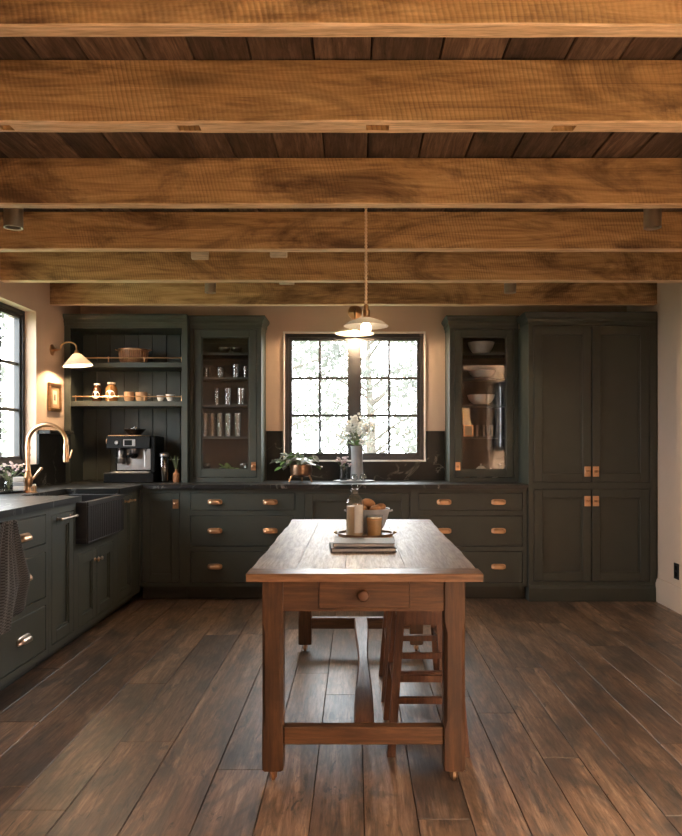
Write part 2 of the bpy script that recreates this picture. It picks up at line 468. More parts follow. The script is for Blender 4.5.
# windows
def make_window(name, T, u0, u1, w0, w1, recess, n_sash=2, cols=2):
    """black steel casement; u along wall, v outwards from the room face, w up"""
    root = bpy.data.objects.new(name, None); COL.objects.link(root); root['kind'] = 'structure'
    fw = .034
    d0, d1 = recess, recess + .07
    m = MB(T)
    m.box(u0, u0 + fw, d0, d1, w0, w1); m.box(u1 - fw, u1, d0, d1, w0, w1)
    m.box(u0 + fw, u1 - fw, d0, d1, w0, w0 + fw); m.box(u0 + fw, u1 - fw, d0, d1, w1 - fw, w1)
    m.build('frame', 'window_black', root, smooth=0)
    mid = (u0 + u1) / 2
    post = .034
    MB(T).box(mid - post, mid + post, d0 - .004, d1, w0 + fw, w1 - fw).build('mullion', 'window_black', root, smooth=0)
    for k in range(n_sash):
        a0, a1 = (u0 + fw, mid - post) if k == 0 else (mid + post, u1 - fw)
        b0, b1 = w0 + fw, w1 - fw
        sw = .028
        e0, e1 = d0 + .014, d0 + .056
        m = MB(T)
        m.box(a0, a0 + sw, e0, e1, b0, b1); m.box(a1 - sw, a1, e0, e1, b0, b1)
        m.box(a0 + sw, a1 - sw, e0, e1, b0, b0 + sw); m.box(a0 + sw, a1 - sw, e0, e1, b1 - sw, b1)
        sash = m.build('sash', 'window_black', root, smooth=0)
        g0, g1, h0, h1 = a0 + sw, a1 - sw, b0 + sw, b1 - sw
        mt = .011
        us = [g0 + (g1 - g0) * i / cols for i in range(cols + 1)]
        ws = [h0 + (h1 - h0) * i / 3 for i in range(4)]
        for i in range(1, cols):
            MB(T).box(us[i] - mt, us[i] + mt, e0 + .008, e1 - .008, h0, h1).build('muntin', 'window_black', sash, smooth=0)
        for i in (1, 2):
            for c in range(cols):
                MB(T).box(us[c] + (mt if c else 0), us[c + 1] - (mt if c + 1 < cols else 0), e0 + .008, e1 - .008, ws[i] - mt, ws[i] + mt).build('muntin', 'window_black', sash, smooth=0)
        for c in range(cols):
            for r in range(3):
                MB(T).box(us[c] + (mt if c else 0), us[c + 1] - (mt if c + 1 < cols else 0), e0 + .018, e0 + .022, ws[r] + (mt if r else 0), ws[r + 1] - (mt if r < 2 else 0)).build('pane', 'pane_glass', sash, smooth=0)
    return root
TB = lambda p: Vector((p.x, YB + p.y, p.z))
TL = lambda p: Vector((XL - p.y, p.x, p.z))
TR = lambda p: Vector((XR + p.y, p.x, p.z))
mb = MB()
e, x0_, x1_, z0_, z1_ = .013, *WIN_BACK
mb.box(x0_ - e, x0_, YB - .008, YB, z0_, z1_); mb.box(x1_, x1_ + e, YB - .008, YB, z0_, z1_)
mb.box(x0_ - e, x1_ + e, YB - .008, YB, z1_, z1_ + e); mb.box(x0_ - e, x1_ + e, YB - .028, YB + .03, z0_ - e, z0_)
plaster('trim_white', (.80, .77, .72))
struct(mb, 'trim_3', 'trim_white', smooth=0)
make_window('window_1', TB, *WIN_BACK, .040)
make_window('window_2', TL, *WIN_LEFT, .088)
make_window('window_3', TR, *WIN_RIGHT, .10)

# baseboard on the right wall
mb = MB()
prof = [(0, 0), (-.022, 0), (-.022, .15), (-.017, .158), (-.017, .168), (-.009, .185), (0, .19)]
mb.loft([[(XR + a, yy, b) for a, b in prof] for yy in (YR, 5.765)])
struct(mb, 'baseboard_right', 'baseboard_paint')

# stone backsplashes
ZT = .935                                     # counter top
mb = MB()
mb.box(-.80, WIN_BACK[0] - .014, YB - .02, YB, ZT, 1.375); mb.box(WIN_BACK[1] + .014, .79, YB - .02, YB, ZT, 1.375)
mb.box(WIN_BACK[0] - .014, WIN_BACK[1] + .014, YB - .02, YB, ZT, WIN_BACK[2] - .014)
struct(mb, 'trim_1', 'soapstone', smooth=0)
mb = MB()
mb.box(XL, XL + .02, 2.9, WIN_LEFT[1], ZT, WIN_LEFT[2]); mb.box(XL, XL + .02, WIN_LEFT[1], 6.05, ZT, 1.338)
mb.box(XL, XL + .02, 2.9, WIN_LEFT[0], WIN_LEFT[2], 1.338)
struct(mb, 'trim_2', 'soapstone', smooth=0)
tag(local_origin(MB().cbox(XL, -2.362, 5.56, 6.046, 1.338, 1.366, .003).build('stone_ledge', 'soapstone')),
    'black stone ledge on the left wall below the small framed picture', 'ledge')

# ------------------------------------------------------------------ beams
def beam(y0, wd, zb, label, notches=(), x0=XL + .002, x1=XR - .002, wob=.0022):
    rnd = random.Random(int(y0 * 1000))
    xs = [x0 + (x1 - x0) * i / 60 for i in range(61)]
    for a, b in notches: xs += [a, a + .002, b - .002, b]
    xs = sorted(xs)
    rings = []
    ph = [rnd.uniform(0, 6) for _ in range(6)]
    for q in xs:
        j = lambda k: wob * (math.sin(q * 3.1 + ph[k]) * .5 + math.sin(q * 11.3 + ph[k] * 2) * .3 + rnd.uniform(-.25, .25))
        nt_ = any(a + .001 < q < b - .001 for a, b in notches)
        zf = zb + j(0); zk = zb + j(1); pk = .09 if nt_ else 0.0
        yf = y0 + j(2); yk = y0 + wd + j(3) * .5
        c = .005
        rings.append([(q, yf, ZC - .004), (q, yf, zf + c), (q, yf + c, zf), (q, yf + .3 * wd, zf), (q, yf + .3 * wd + .001, zf + pk), (q, yf + .78 * wd - .001, zf + pk), (q, yf + .78 * wd, zf), (q, yk - c, zk), (q, yk, zk + c), (q, yk, ZC - .004)])
    o = MB().loft(rings).build('ceiling_beam', 'beam_wood', smooth=30)
    c = Vector(((x0 + x1) / 2, y0 + wd / 2, zb)); o.data.transform(Matrix.Translation(-c)); o.location = c
    o.data.materials.append(MATS['beam_underside_lit'])          # sawn underside made paler: window light is put into its colour
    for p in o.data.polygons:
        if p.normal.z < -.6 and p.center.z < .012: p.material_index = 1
    return tag(o, label, 'ceiling beam', 'rough-sawn ceiling beams')
def PX(px, s): return (px - 356.0) / s
beam(1.935, .062, 2.385, 'nearest rough-sawn ceiling beam, running along the top edge of the photo')
beam(2.517, .090, 2.385, 'thick golden-brown ceiling beam with dark mortise notches along its underside',
     [(PX(0, 281), PX(12, 281)), (PX(178, 281), PX(200, 281)), (PX(366, 281), PX(389, 281)), (PX(552, 281), PX(575, 281))])
beam(3.380, .064, 2.385, 'third ceiling beam from the camera, hiding the tops of two spotlights and pendant cord')
beam(4.162, .064, 2.385, 'dark ceiling beam in front of two pale wooden blocks')
beam(4.972, .068, 2.387, 'second-farthest ceiling beam, meeting the left wall above the sink window')
beam(5.783, .060, 2.379, 'farthest ceiling beam, running just in front of the tall cabinets')
def cleat(px0, px1, s, yy, z0, z1, label):
    o = MB().cbox(PX(px0, s), PX(px1, s), yy - .045, yy - .004, z0, z1, .004).build('wooden_block', 'pale_wood')
    tag(local_origin(o), label, 'wooden block', 'pale blocks on the ceiling beams')
cleat(191, 208, 146, 4.972, 2.528, 2.598, 'larger pale wooden block hanging between ceiling beams at left')
cleat(270, 287, 146, 4.972, 2.542, 2.598, 'pale wooden block between ceiling beams, nearest the middle of the room')
cleat(279, 294, 125.5, 5.783, 2.535, 2.598, 'thin pale wooden block on the farthest ceiling beam')

# ------------------------------------------------------------------ cabinets
YF = 5.797; XF = -1.74
TBK = lambda p: Vector((p.x, YF - p.y, p.z))          # back run: u = x, v = out of the face, w = up
TLF = lambda p: Vector((XF + p.y, p.x, p.z))          # left run: u = y
CG = 'cabinet_green'

def cup_pull(T, u, w, parent, wd=.118, hh=.046, dep=.028, mat='copper_brass'):
    m = MB(T)
    # backing rim: a thin rounded plate
    ring = []
    for k in range(20):
        a = 2 * PI * k / 20
        ca, sa = math.cos(a), math.sin(a)
        e = lambda t, p: math.copysign(abs(t) ** p, t)
        ring.append((u + wd / 2 * e(ca, .5), w + hh / 2 * e(sa, .6)))
    m.loft([[(a, 0, b) for a, b in ring], [(a, .004, b) for a, b in ring], [(u + (a - u) * .96, .006, w + (b - w) * .9) for a, b in ring]])
    # hood
    nu, nj = 13, 7
    def shell(k):
        rows = []
        for i in range(nu):
            t = -1 + 2 * i / (nu - 1)
            r = max(0.02, 1 - abs(t) ** 4) ** .5
            row = []
            for j in range(nj):
                f = (j / (nj - 1)) * PI * .56
                row.append((u + t * wd * .46 * k, .005 + dep * k * r * math.sin(f), w - hh * .18 + hh * .60 * k * r * math.cos(f)))
            rows.append(row)
        return rows
    a, b = shell(1.0), shell(.86)
    vs = [p for r in a for p in r] + [p for r in b for p in r]
    fs = []; off = nu * nj
    for i in range(nu - 1):
        for j in range(nj - 1):
            q = i * nj + j
            fs.append((q, q + 1, q + nj + 1, q + nj)); fs.append((off + q, off + q + nj, off + q + nj + 1, off + q + 1))
        q = i * nj + nj - 1; fs.append((q, q + nj, off + q + nj, off + q))
    m.add(vs, fs)
    return m.build('cup_pull', mat, parent)
def latch(T, u, w, parent, side=1, pw=.046, ph=.074):
    o = MB(T).cbox(u - pw / 2, u + pw / 2, 0, .006, w - ph / 2, w + ph / 2, .0015).build('latch', 'copper_brass', parent)
    m = MB(T)
    m.cbox(u - pw * .38, u + pw * .38, .006, .016, w - .009, w + .009, .002)
    m.lathe([(.009, 0), (.009, .014), (.012, .018), (.011, .026), (.004, .030)], seg=12, M=Matrix.Translation((u, .014, w)) @ Matrix.Rotation(-PI / 2, 4, 'X'))
    m.build('turn_knob', 'copper_brass', o)
    return o
def bar_handle(T, u0, u1, w, parent, mat='nickel'):
    m = MB(T)
    m.tube([(u0, .034, w), (u1, .034, w)], .006, 10)
    for a in (u0 + .02, u1 - .02):
        m.lathe([(.010, 0), (.010, .004), (.006, .008), (.006, .03), (.009, .034)], seg=10, M=Matrix.Translation((a, 0, w)) @ Matrix.Rotation(-PI / 2, 4, 'X'))
    for a in (u0, u1): m.ball((a, .034, w), .010, 10, 6)
    return m.build('bar_handle', mat, parent)
def round_knob(T, u, w, parent, mat='nickel', r=.014):
    m = MB(T)
    m.lathe([(.012, 0), (.012, .003), (.005, .006), (.005, .016), (r, .022), (r, .028), (r * .6, .033)], seg=14, M=Matrix.Translation((u, 0, w)) @ Matrix.Rotation(-PI / 2, 4, 'X'))
    return m.build('knob', mat, parent)
def shaker_door(T, u0, u1, w0, w1, parent, st=.062, name='door', panel=CG, th=.02, mid=None):
    """stile-and-rail door, face flush with v=0; the recessed panel is its own piece"""
    m = MB(T); c = .002
    m.cbox(u0, u0 + st, -th, 0, w0, w1, c); m.cbox(u1 - st, u1, -th, 0, w0, w1, c)
    m.cbox(u0 + st, u1 - st, -th, 0, w0, w0 + st, c); m.cbox(u0 + st, u1 - st, -th, 0, w1 - st, w1, c)
    # moulding step
    q = .010
    a0, a1, b0, b1 = u0 + st, u1 - st, w0 + st, w1 - st
    for (p0, p1, r0, r1) in ((a0, a0 + q, b0, b1), (a1 - q, a1, b0, b1), (a0 + q, a1 - q, b0, b0 + q), (a0 + q, a1 - q, b1 - q, b1)):
        m.box(p0, p1, -th, -.008, r0, r1)
    d = m.build(name, CG, parent, smooth=0)
    if panel == 'pane':
        MB(T).box(a0 + q, a1 - q, -.014, -.010, b0 + q, b1 - q).build('glass_pane', 'cabinet_glass', d, smooth=0)
    else:
        MB(T).box(a0 + q, a1 - q, -th, -.0165, b0 + q, b1 - q).build('panel', panel, d, smooth=0)
    return d
def drawer_front(T, u0, u1, w0, w1, parent):
    return MB(T).cbox(u0, u1, -.02, 0, w0, w1, .002).build('drawer', CG, parent, smooth=0)
def face_frame(T, u0, u1, w0, w1, cols, rows, parent, th=.022):
    """one mesh of stiles and rails; cols/rows are opening intervals"""
    m = MB(T)
    us = [u0] + [q for c in cols for q in c] + [u1]
    for i in range(0, len(us), 2):
        if us[i + 1] - us[i] > .001: m.box(us[i], us[i + 1], -th, 0, w0, w1)
    ws = [w0] + [q for r in sorted(rows) for q in r] + [w1]
    for c in cols:
        for i in range(0, len(ws), 2):
            if ws[i + 1] - ws[i] > .001: m.box(c[0], c[1], -th, 0, ws[i], ws[i + 1])
    return m.build('face_frame', CG, parent, smooth=0)
G = .0038
def base_cabinet(name, label, T, u0, u1, cols, rows, depth, top=.90, toe=.11, body_top=None):
    p = T(Vector(((u0 + u1) / 2, 0, 0)))
    t = thing(name, label, 'cabinet', (p.x, p.y, 0), 0, 'dark green base cabinets')
    MB(T).box(u0 + .001, u1 - .001, -depth, -.022, toe, body_top or top).build('body', 'cabinet_inside_toe_shade', t, smooth=0)
    MB(T).box(u0 + .001, u1 - .001, -.09, -.07, 0, toe).build('toe_kick', 'cabinet_inside_toe_shade', t, smooth=0)  # darker paint here puts the recess shadow into the toe kick's colour
    face_frame(T, u0, u1, toe, body_top or top, cols, rows, t)
    return t
R3 = [(.14, .397), (.434, .683), (.724, .866)]
# back run
t = base_cabinet('base_cabinet', 'dark green base cabinet with one latched door in the back left corner', TBK, XF + .002, -1.377, [(-1.72, -1.42)], [(.14, .866)], .60)
d = shaker_door(TBK, -1.72 + G, -1.42 - G, .14 + G, .866 - G, t, .06); latch(TBK, -1.452, .776, d)
def drawers(label, u0, u1, o0, o1, pulls):
    t = base_cabinet('drawer_cabinet', label, TBK, u0, u1, [(o0, o1)], R3, .60)
    for (a, b), zz in zip(R3, (.272, .560, .792)):
        d = drawer_front(TBK, o0 + G, o1 - G, a + G, b - G, t)
        for u in pulls: cup_pull(TBK, u, zz, d)
drawers('dark green three-drawer cabinet under the left glass-door cabinet', -1.377, -.452, -1.333, -.489, (-1.135, -.690))
t = base_cabinet('base_cabinet', 'dark green base cabinet with one wide panel, directly below the back window', TBK, -.452, .467, [(-.415, .432)], [(.14, .866)], .60)
shaker_door(TBK, -.415 + G, .432 - G, .14 + G, .866 - G, t, .062)
drawers('dark green three-drawer cabinet under the right glass-door cabinet', .467, 1.380, .503, 1.343, (.709, 1.147))
# left run
RL = [(.105, .357), (.40, .655), (.70, .866)]
t = base_cabinet('drawer_cabinet', 'dark green drawer cabinet at the left edge, behind the hanging towel', TLF, 2.90, 4.075, [(2.94, 4.04)], RL, .70, toe=.07)
for (a, b), zz in zip(RL, (.235, .555, .768)):
    d = drawer_front(TLF, 2.94 + G, 4.04 - G, a + G, b - G, t)
    for u in (3.20, 3.765): cup_pull(TLF, u, zz, d, wd=.15, mat='nickel' if zz < .5 else 'copper_brass')
MB(TLF).box(2.884, 2.899, -.70, 0, 0, .90).build('end_panel', CG, t, smooth=0)
t = base_cabinet('base_cabinet', 'narrow dark green pull-out cabinet with a bar handle, left of the sink', TLF, 4.076, 4.470, [(4.116, 4.44)], [(.105, .852)], .70, toe=.07)
d = shaker_door(TLF, 4.116 + G, 4.44 - G, .105 + G, .852 - G, t, .066); bar_handle(TLF, 4.175, 4.40, .822, d)
t = base_cabinet('sink_cabinet', 'dark green two-door cabinet beneath the black apron sink', TLF, 4.471, 5.22, [(4.51, 4.824), (4.834, 5.16)], [(.105, .565)], .70, body_top=.630, toe=.07)
d = shaker_door(TLF, 4.51 + G, 4.824 - G, .105 + G, .565 - G, t, .062); round_knob(TLF, 4.797, .490, d, 'copper_brass')
d = shaker_door(TLF, 4.834 + G, 5.16 - G, .105 + G, .565 - G, t, .062); round_knob(TLF, 4.864, .490, d)
t = base_cabinet('base_cabinet', 'narrow dark green cabinet with a small bar handle between sink and corner', TLF, 5.221, 5.796, [(5.255, 5.61)], [(.105, .866)], .70, toe=.07)
d = shaker_door(TLF, 5.255 + G, 5.61 - G, .105 + G, .866 - G, t, .062); bar_handle(TLF, 5.40, 5.56, .826, d, 'copper_brass')

# worktop: one continuous stone L around the sink
XE = -1.712; YE = 5.765
poly = [(XL, 2.88), (XE, 2.88), (XE, 4.495), (XE - .012, 4.507), (-2.10, 4.507), (-2.10, 5.215), (XE - .012, 5.215), (XE, 5.227), (XE, YE), (1.380, YE), (1.380, YB - .02), (XL + .02, YB - .02), (XL + .02, 2.9), (XL + .02, 2.88)]
poly = [(XL + .021, 2.88)] + poly[1:11] + [(XL + .021, YB - .021)]
tag(local_origin(MB().prism(poly, .9005, ZT).build('countertop', 'soapstone', smooth=0)), 'black stone worktop with pale veins running along both walls', 'countertop')

# apron sink
t = thing('apron_sink', 'black fluted apron-front sink set into the left worktop', 'sink', (-1.89, 4.86, .632))
y0, y1, x0, x1, z0, z1 = 4.511, 5.211, -2.095, -1.677, .632, .896
m = MB()
m.cbox(x0, x1 - .012, y0, y1, z0, z0 + .03, .002)
m.cbox(x0, x0 + .025, y0, y1, z0 + .03, z1, .003); m.cbox(x0 + .025, x1 - .012, y0, y0 + .025, z0 + .03, z1, .003)
m.cbox(x0 + .025, x1 - .012, y1 - .025, y1, z0 + .03, z1, .003); m.cbox(x1 - .037, x1 - .012, y0 + .025, y1 - .025, z0 + .03, z1, .003)
m.build('basin', 'sink_black', t)
m = MB()
m.cbox(x1 - .0119, x1, y0, y1, z1 - .030, z1, .003); m.cbox(x1 - .0119, x1, y0, y1, z0, z0 + .012, .003)
m.cbox(x1 - .0119, x1, y0, y0 + .02, z0 + .012, z1 - .03, .003); m.cbox(x1 - .0119, x1, y1 - .02, y1, z0 + .012, z1 - .03, .003)
m.build('apron_frame', 'sink_black', t)
m = MB()
n = 19
for k in range(n):
    yc = y0 + .02 + (y1 - y0 - .04) * (k + .5) / n
    rr = (y1 - y0 - .04) / n / 2 * .98
    pts = [(x1 - .0119 + rr * .55 * math.sin(PI * i / 6), yc - rr * math.cos(PI * i / 6)) for i in range(7)]
    m.prism(pts, z0 + .012, z1 - .03)
m.build('fluted_apron', 'sink_black', t)

# faucet
t = thing('kitchen_faucet', 'tall brass gooseneck faucet with side lever behind the sink', 'faucet', (-2.20, 4.83, ZT))
m = MB(); m.lathe([(.030, 0), (.030, .006), (.022, .012), (.019, .03), (.019, .045), (.026, .055), (.030, .075), (.030, .10), (.024, .118), (.017, .135), (.020, .143), (.016, .15), (.0135, .19), (.0135, .22)], seg=18)
m.build('faucet_body', 'brass', t, world=False)
pts = [(0, 0, .21), (0, 0, .27), (0, 0, .33)]
for k in range(1, 15):
    a = PI * k / 14 * 1.02
    pts.append((.128 - .128 * math.cos(a), 0, .335 + .118 * math.sin(a)))
pts.append((.2555, 0, .30))
m = MB(); m.tube(pts, .0135, 12); m.lathe([(.017, 0), (.017, .02)], c=(0, 0, .29), seg=14); m.lathe([(.017, 0), (.017, .012)], c=(0, 0, .245), seg=14)
m.build('gooseneck', 'brass', t, world=False)
m = MB(); m.lathe([(.012, 0), (.018, .004), (.019, .035), (.016, .075), (.017, .08), (.017, .115), (.014, .12)], c=(.256, 0, .20), seg=14)
sp = m.build('spray_head', 'brass', t, world=False)
m = MB(); m.tube([(.270, 0, .222), (.283, 0, .235), (.290, 0, .262), (.297, 0, .285)], [.006, .007, .006, .005], 8); m.build('spray_lever', 'brass', sp, world=False)
m = MB(); m.tube([(.02, 0, .085), (.045, -.005, .10), (.075, -.012, .135), (.095, -.016, .155)], [.012, .009, .010, .008], 10); m.ball((.097, -.016, .158), .011)
m.build('side_lever', 'brass', t, world=False)
t = thing('air_switch', 'small brass button on the worktop beside the faucet', 'button', (-2.145, 4.80, ZT))
m = MB(); m.lathe([(.020, 0), (.020, .005), (.013, .010), (.013, .03), (.017, .034), (.017, .042), (.01, .046)], seg=16); m.build('button_base', 'brass', t, world=False)
m = MB(); m.lathe([(.012, .0462), (.012, .054), (.008, .057)], seg=14); m.build('button_cap', 'shade_white', t, world=False)

# crown helper
def crown(T, u0, u1, v_back, prof, parent, left=1, right=1, name='crown_moulding'):
    m = MB(T)
    m.loft([[(u0 - o * left, v_back, z), (u1 + o * right, v_back, z), (u1 + o * right, o, z), (u0 - o * left, o, z)] for o, z in prof])
    return m.build(name, CG, parent, smooth=0)

# pantry
YP = 5.765
TP = lambda p: Vector((p.x, YP - p.y, p.z))
t = thing('pantry_cabinet', 'tall dark green four-door pantry cabinet against the right wall', 'cabinet', (1.888, YP, 0))
u0, u1 = 1.382, 2.396
MB(TP).box(u0 + .001, u1, -.66, -.022, .001, 2.235).build('body', CG, t, smooth=0)
cols = [(PX(533.6, 124.9), 1.887 - .0008), (1.887 + .0008, PX(649.5, 124.9))]
face_frame(TP, u0, u1, .13, 2.235, [(cols[0][0], cols[1][1])], [(.156, .902), (.951, 2.208)], t)
for (a, b) in ((.156, .902), (.951, 2.208)):
    for k, (p, q) in enumerate(cols):
        d = shaker_door(TP, p + G, q - G * .6, a + G, b - G, t, .068)
        u = (1.887 - .033) if k == 0 else (1.887 + .033)
        latch(TP, u, (b - .10 if a < .5 else a + .088), d, pw=.05, ph=.082)
m = MB(TP); m.loft([[(u0, -.3, z), (u1, -.3, z), (u1, o, z), (u0, o, z)] for o, z in ((.014, .001), (.014, .105), (.008, .118), (.002, .129))])
m.build('plinth', CG, t, smooth=0)
crown(TP, u0, u1, -.28, [(.002, 2.235), (.008, 2.237), (.010, 2.262), (.020, 2.270), (.030, 2.290), (.036, 2.300), (.036, 2.313)], t, right=0)
MB(TP).box(u1 + .0005, XR - .0005, -.10, -.012, .001, 2.313).build('filler_strip', CG, t, smooth=0)

# open shelf hutch
YO = 6.05
TO = lambda p: Vector((p.x, YO - p.y, p.z))
t = thing('open_shelf_hutch', 'dark green open shelf unit with brass gallery rails above the espresso machine', 'shelf unit', (-1.935, YO, ZT))
u0, u1 = -2.452, -1.417; a0, a1 = -2.40, -1.466
ZB = ZT + .0008; ZH = 2.25
m = MB(TO); m.box(u0, u0 + .02, -.378, -.022, ZB, ZH); m.build('side_panel', CG, t, smooth=0)
m = MB(TO); m.box(u1 - .02, u1, -.378, -.022, ZB, ZH); m.build('side_panel', CG, t, smooth=0)
m = MB(TO); m.box(u0, a0, -.022, 0, ZB, ZH); m.box(a1, u1, -.022, 0, ZB, ZH); m.box(a0, a1, -.022, 0, 2.234, ZH)
m.build('face_frame', CG, t, smooth=0)
MB(TO).box(u0 + .02, u1 - .02, -.378, -.022, 2.234, ZH).build('top_panel', CG, t, smooth=0)
n = 8; bw = (u1 - u0 - .04) / n
for k in range(n):
    p = u0 + .02 + bw * k
    MB(TO).cbox(p + .0008, p + bw - .0008, -.378, -.362, ZB, 2.234, .004).build('back_board', CG, t, smooth=0)
for zs in (1.905, 1.578):
    sh = MB(TO).cbox(u0 + .0205, u1 - .0205, -.3615, -.0225, zs, zs + .044, .002).build('shelf', CG, t, smooth=0)
    ps = [a0 + .032, PX(109.2, 118), PX(145, 118), a1 - .008]
    m = MB(TO); m.tube([(a0 + .004, -.034, zs + .082), (a1 - .003, -.034, zs + .082)], .005, 8); m.build('gallery_rail', 'brass', sh)
    for q in ps:
        m = MB(TO); m.lathe([(.007, 0), (.005, .006), (.005, .03), (.008, .038), (.006, .047)], c=(q, -.034, zs + .044), seg=10); m.build('rail_post', 'brass', sh)
crown(TO, u0, u1, -.378, [(.0, ZH), (.004, ZH + .001), (.006, 2.275), (.012, 2.282), (.014, 2.305), (.026, 2.318), (.034, 2.332), (.034, 2.347)], t, left=0, right=0)

# glass-door cabinets
YG = 6.122
TG = lambda p: Vector((p.x, YG - p.y, p.z))
SHZ = (2.022, 1.816, 1.581, 1.306)
def glass_cabinet(label, u0, u1, dl, dr, latch_u, cl, cr):
    t = thing('glass_cabinet', label, 'cabinet', ((u0 + u1) / 2, YG, ZT), 0, 'glass-door cabinets on the worktop')
    MB(TG).box(u0, u0 + .02, -.306, -.022, ZB, ZH).build('side_panel', CG, t, smooth=0)
    MB(TG).box(u1 - .02, u1, -.306, -.022, ZB, ZH).build('side_panel', CG, t, smooth=0)
    MB(TG).box(u0 + .02, u1 - .02, -.306, -.022, 2.234, ZH).build('top_panel', CG, t, smooth=0)
    MB(TG).box(u0 + .02, u1 - .02, -.306, -.022, ZB, .970).build('bottom_panel', 'cabinet_inside_toe_shade', t, smooth=0)
    MB(TG).box(u0 + .02, u1 - .02, -.306, -.294, .970, 2.234).build('back_panel', 'cabinet_inside_toe_shade', t, smooth=0)
    face_frame(TG, u0, u1, ZB, ZH, [(dl, dr)], [(.974, 2.237)], t)
    for z in SHZ: MB(TG).box(u0 + .021, u1 - .021, -.293, -.04, z, z + .018).build('shelf', CG, t, smooth=0)
    d = shaker_door(TG, dl + G, dr - G, .974 + G, 2.237 - G, t, .061, 'glass_door', 'pane')
    latch(TG, latch_u, 1.070, d, pw=.040, ph=.07)
    crown(TG, u0, u1, -.306, [(.0, ZH), (.004, ZH + .001), (.006, 2.275), (.012, 2.282), (.014, 2.305), (.026, 2.318), (.034, 2.332), (.034, 2.347)], t, left=cl, right=cr)
    m = MB(TG); m.loft([[(u0 - o * cl, -.3, z), (u1 + o * cr, -.3, z), (u1 + o * cr, o, z), (u0 - o * cl, o, z)] for o, z in ((.010, ZB), (.010, ZB + .05), (.002, ZB + .062))]) if False else None
    return t
glass_cabinet('dark green glass-door cabinet full of tumblers, left of the back window', -1.414, -.805, -1.381, -.842, -.872, 0, 1)
glass_cabinet('dark green glass-door cabinet with window reflection, right of the back window', .796, 1.380, .833, 1.345, .866, 1, 0)

# ------------------------------------------------------------------ cabinet contents and small things
def vessel(mb, prof, c=(0, 0, 0), seg=16, th=.003):
    """open vessel: outer profile up, inner profile down"""
    inner = [(max(r - th, .001), z + (th if i == 0 else 0)) for i, (r, z) in enumerate(prof)]
    return mb.lathe(list(prof) + list(reversed(inner)), c, seg)
ORD = ['first', 'second', 'third', 'fourth', 'fifth', 'sixth', 'seventh']
def glass(loc, r, h, label, mat='clear_glass', group='glasses in the left glass-door cabinet', taper=.88, name='tumbler'):
    m = MB(); vessel(m, [(r * taper, 0), (r * taper * 1.02, h * .1), (r, h)], seg=14)
    o = m.build(name, mat); o.location = loc
    return tag(o, label, 'glass', group)
def GX(px, v): return (px - 356.0) / (F / (YG + v))
base_z = [.970] + [z + .018 for z in reversed(SHZ)]       # bottom, 4th, 3rd, 2nd, top
for i, px in enumerate((206, 220.5)):
    glass((GX(px, .12), YG + .12, base_z[3]), .030, .085, 'clear tumbler on the second shelf behind the left glass door, %s from left' % ORD[i])
glass((GX(236, .12), YG + .12, base_z[3]), .034, .115, 'tallest clear glass on the second shelf behind the left glass door')
glass((GX(246, .15), YG + .15, base_z[3]), .028, .10, 'clear glass at the right end of the second shelf, left cabinet')
for i, px in enumerate((217, 228, 241)):
    glass((GX(px, .13), YG + .13, base_z[2]), (.022, .030, .034)[i], .145, 'tall glass on the middle shelf behind the left glass door, %s from left' % ORD[i])
for i, px in enumerate((205, 212.5, 220, 228, 237.5)):
    X = GX(px, .12)
    glass((X, YG + .12, base_z[1]), .027, .115, 'tall glass on the lowest shelf of the left glass cabinet, %s from left' % ORD[i])
    glass((X, YG + .12, base_z[1] + .1155), .030, .085, 'tumbler stacked on a tall glass, lowest shelf of left glass cabinet, %s from left' % ORD[i])
def bowl(name, loc, r, h, label, mat, group=None, cat='bowl', foot=.5):
    m = MB(); vessel(m, [(r * foot, 0), (r * .72, h * .25), (r * .9, h * .6), (r, h)], seg=24, th=.004)
    o = m.build(name, mat); o.location = loc
    return tag(o, label, cat, group)
for i, px in enumerate((224.5, 236.5)):
    bowl('bowl', (GX(px, .13), YG + .13, base_z[4]), .050, .055, 'smoked glass bowl on the top shelf of the left cabinet, %s from left' % ORD[i], 'smoked_glass', 'bowls on the left cabinet top shelf')
# lower compartment, left: a green plant in a glass dish, two goblets
t = thing('dish_with_greenery', 'glass dish of green leaves at the bottom of the left glass cabinet', 'dish', (GX(229, .12), YG + .12, base_z[0]))
m = MB(); vessel(m, [(.04, 0), (.085, .03), (.095, .075)], seg=20); m.build('dish', 'smoked_glass', t, world=False)
leaf_me = None
def leaf_mesh(L=.05, W=.03, mat='leaf_green'):
    m = MB(); n = 6; top = []; bot = []
    for i in range(n + 1):
        q = i / n; hw = W / 2 * math.sin(PI * min(1, q * .96 + .03)) ** .8
        zc = -.25 * L * q * q
        for (sx, zz) in ((-1, .12 * W), (0, 0), (1, .12 * W)): top.append((sx * hw, L * q, zc + zz + .0006)); bot.append((sx * hw, L * q, zc + zz - .0006))
    vs = top + bot; K = len(top); fs = []
    for i in range(n):
        for j in range(2):
            a = i * 3 + j; fs.append((a, a + 1, a + 4, a + 3)); fs.append((K + a, K + a + 3, K + a + 4, K + a + 1))
        for j in (0, 2):
            a = i * 3 + j; fs.append((a, a + 3, K + a + 3, K + a))
    fs += [(0, 1, K + 1, K), (1, 2, K + 2, K + 1), (n * 3, n * 3 + 1, K + n * 3 + 1, K + n * 3), (n * 3 + 1, n * 3 + 2, K + n * 3 + 2, K + n * 3 + 1)]
    m.add(vs, fs)
    return m.mesh('leaf', mat)
LG = leaf_mesh(); LY = leaf_mesh(.06, .036, 'leaf_grey')
def put_leaf(parent, me, loc, az, el, roll=0, sc=1.0):
    o = bpy.data.objects.new('leaf', me); COL.objects.link(o); o.parent = parent
    o.location = loc; o.rotation_euler = (el, roll, az); o.scale = (sc, sc, sc)
rr = random.Random(3)
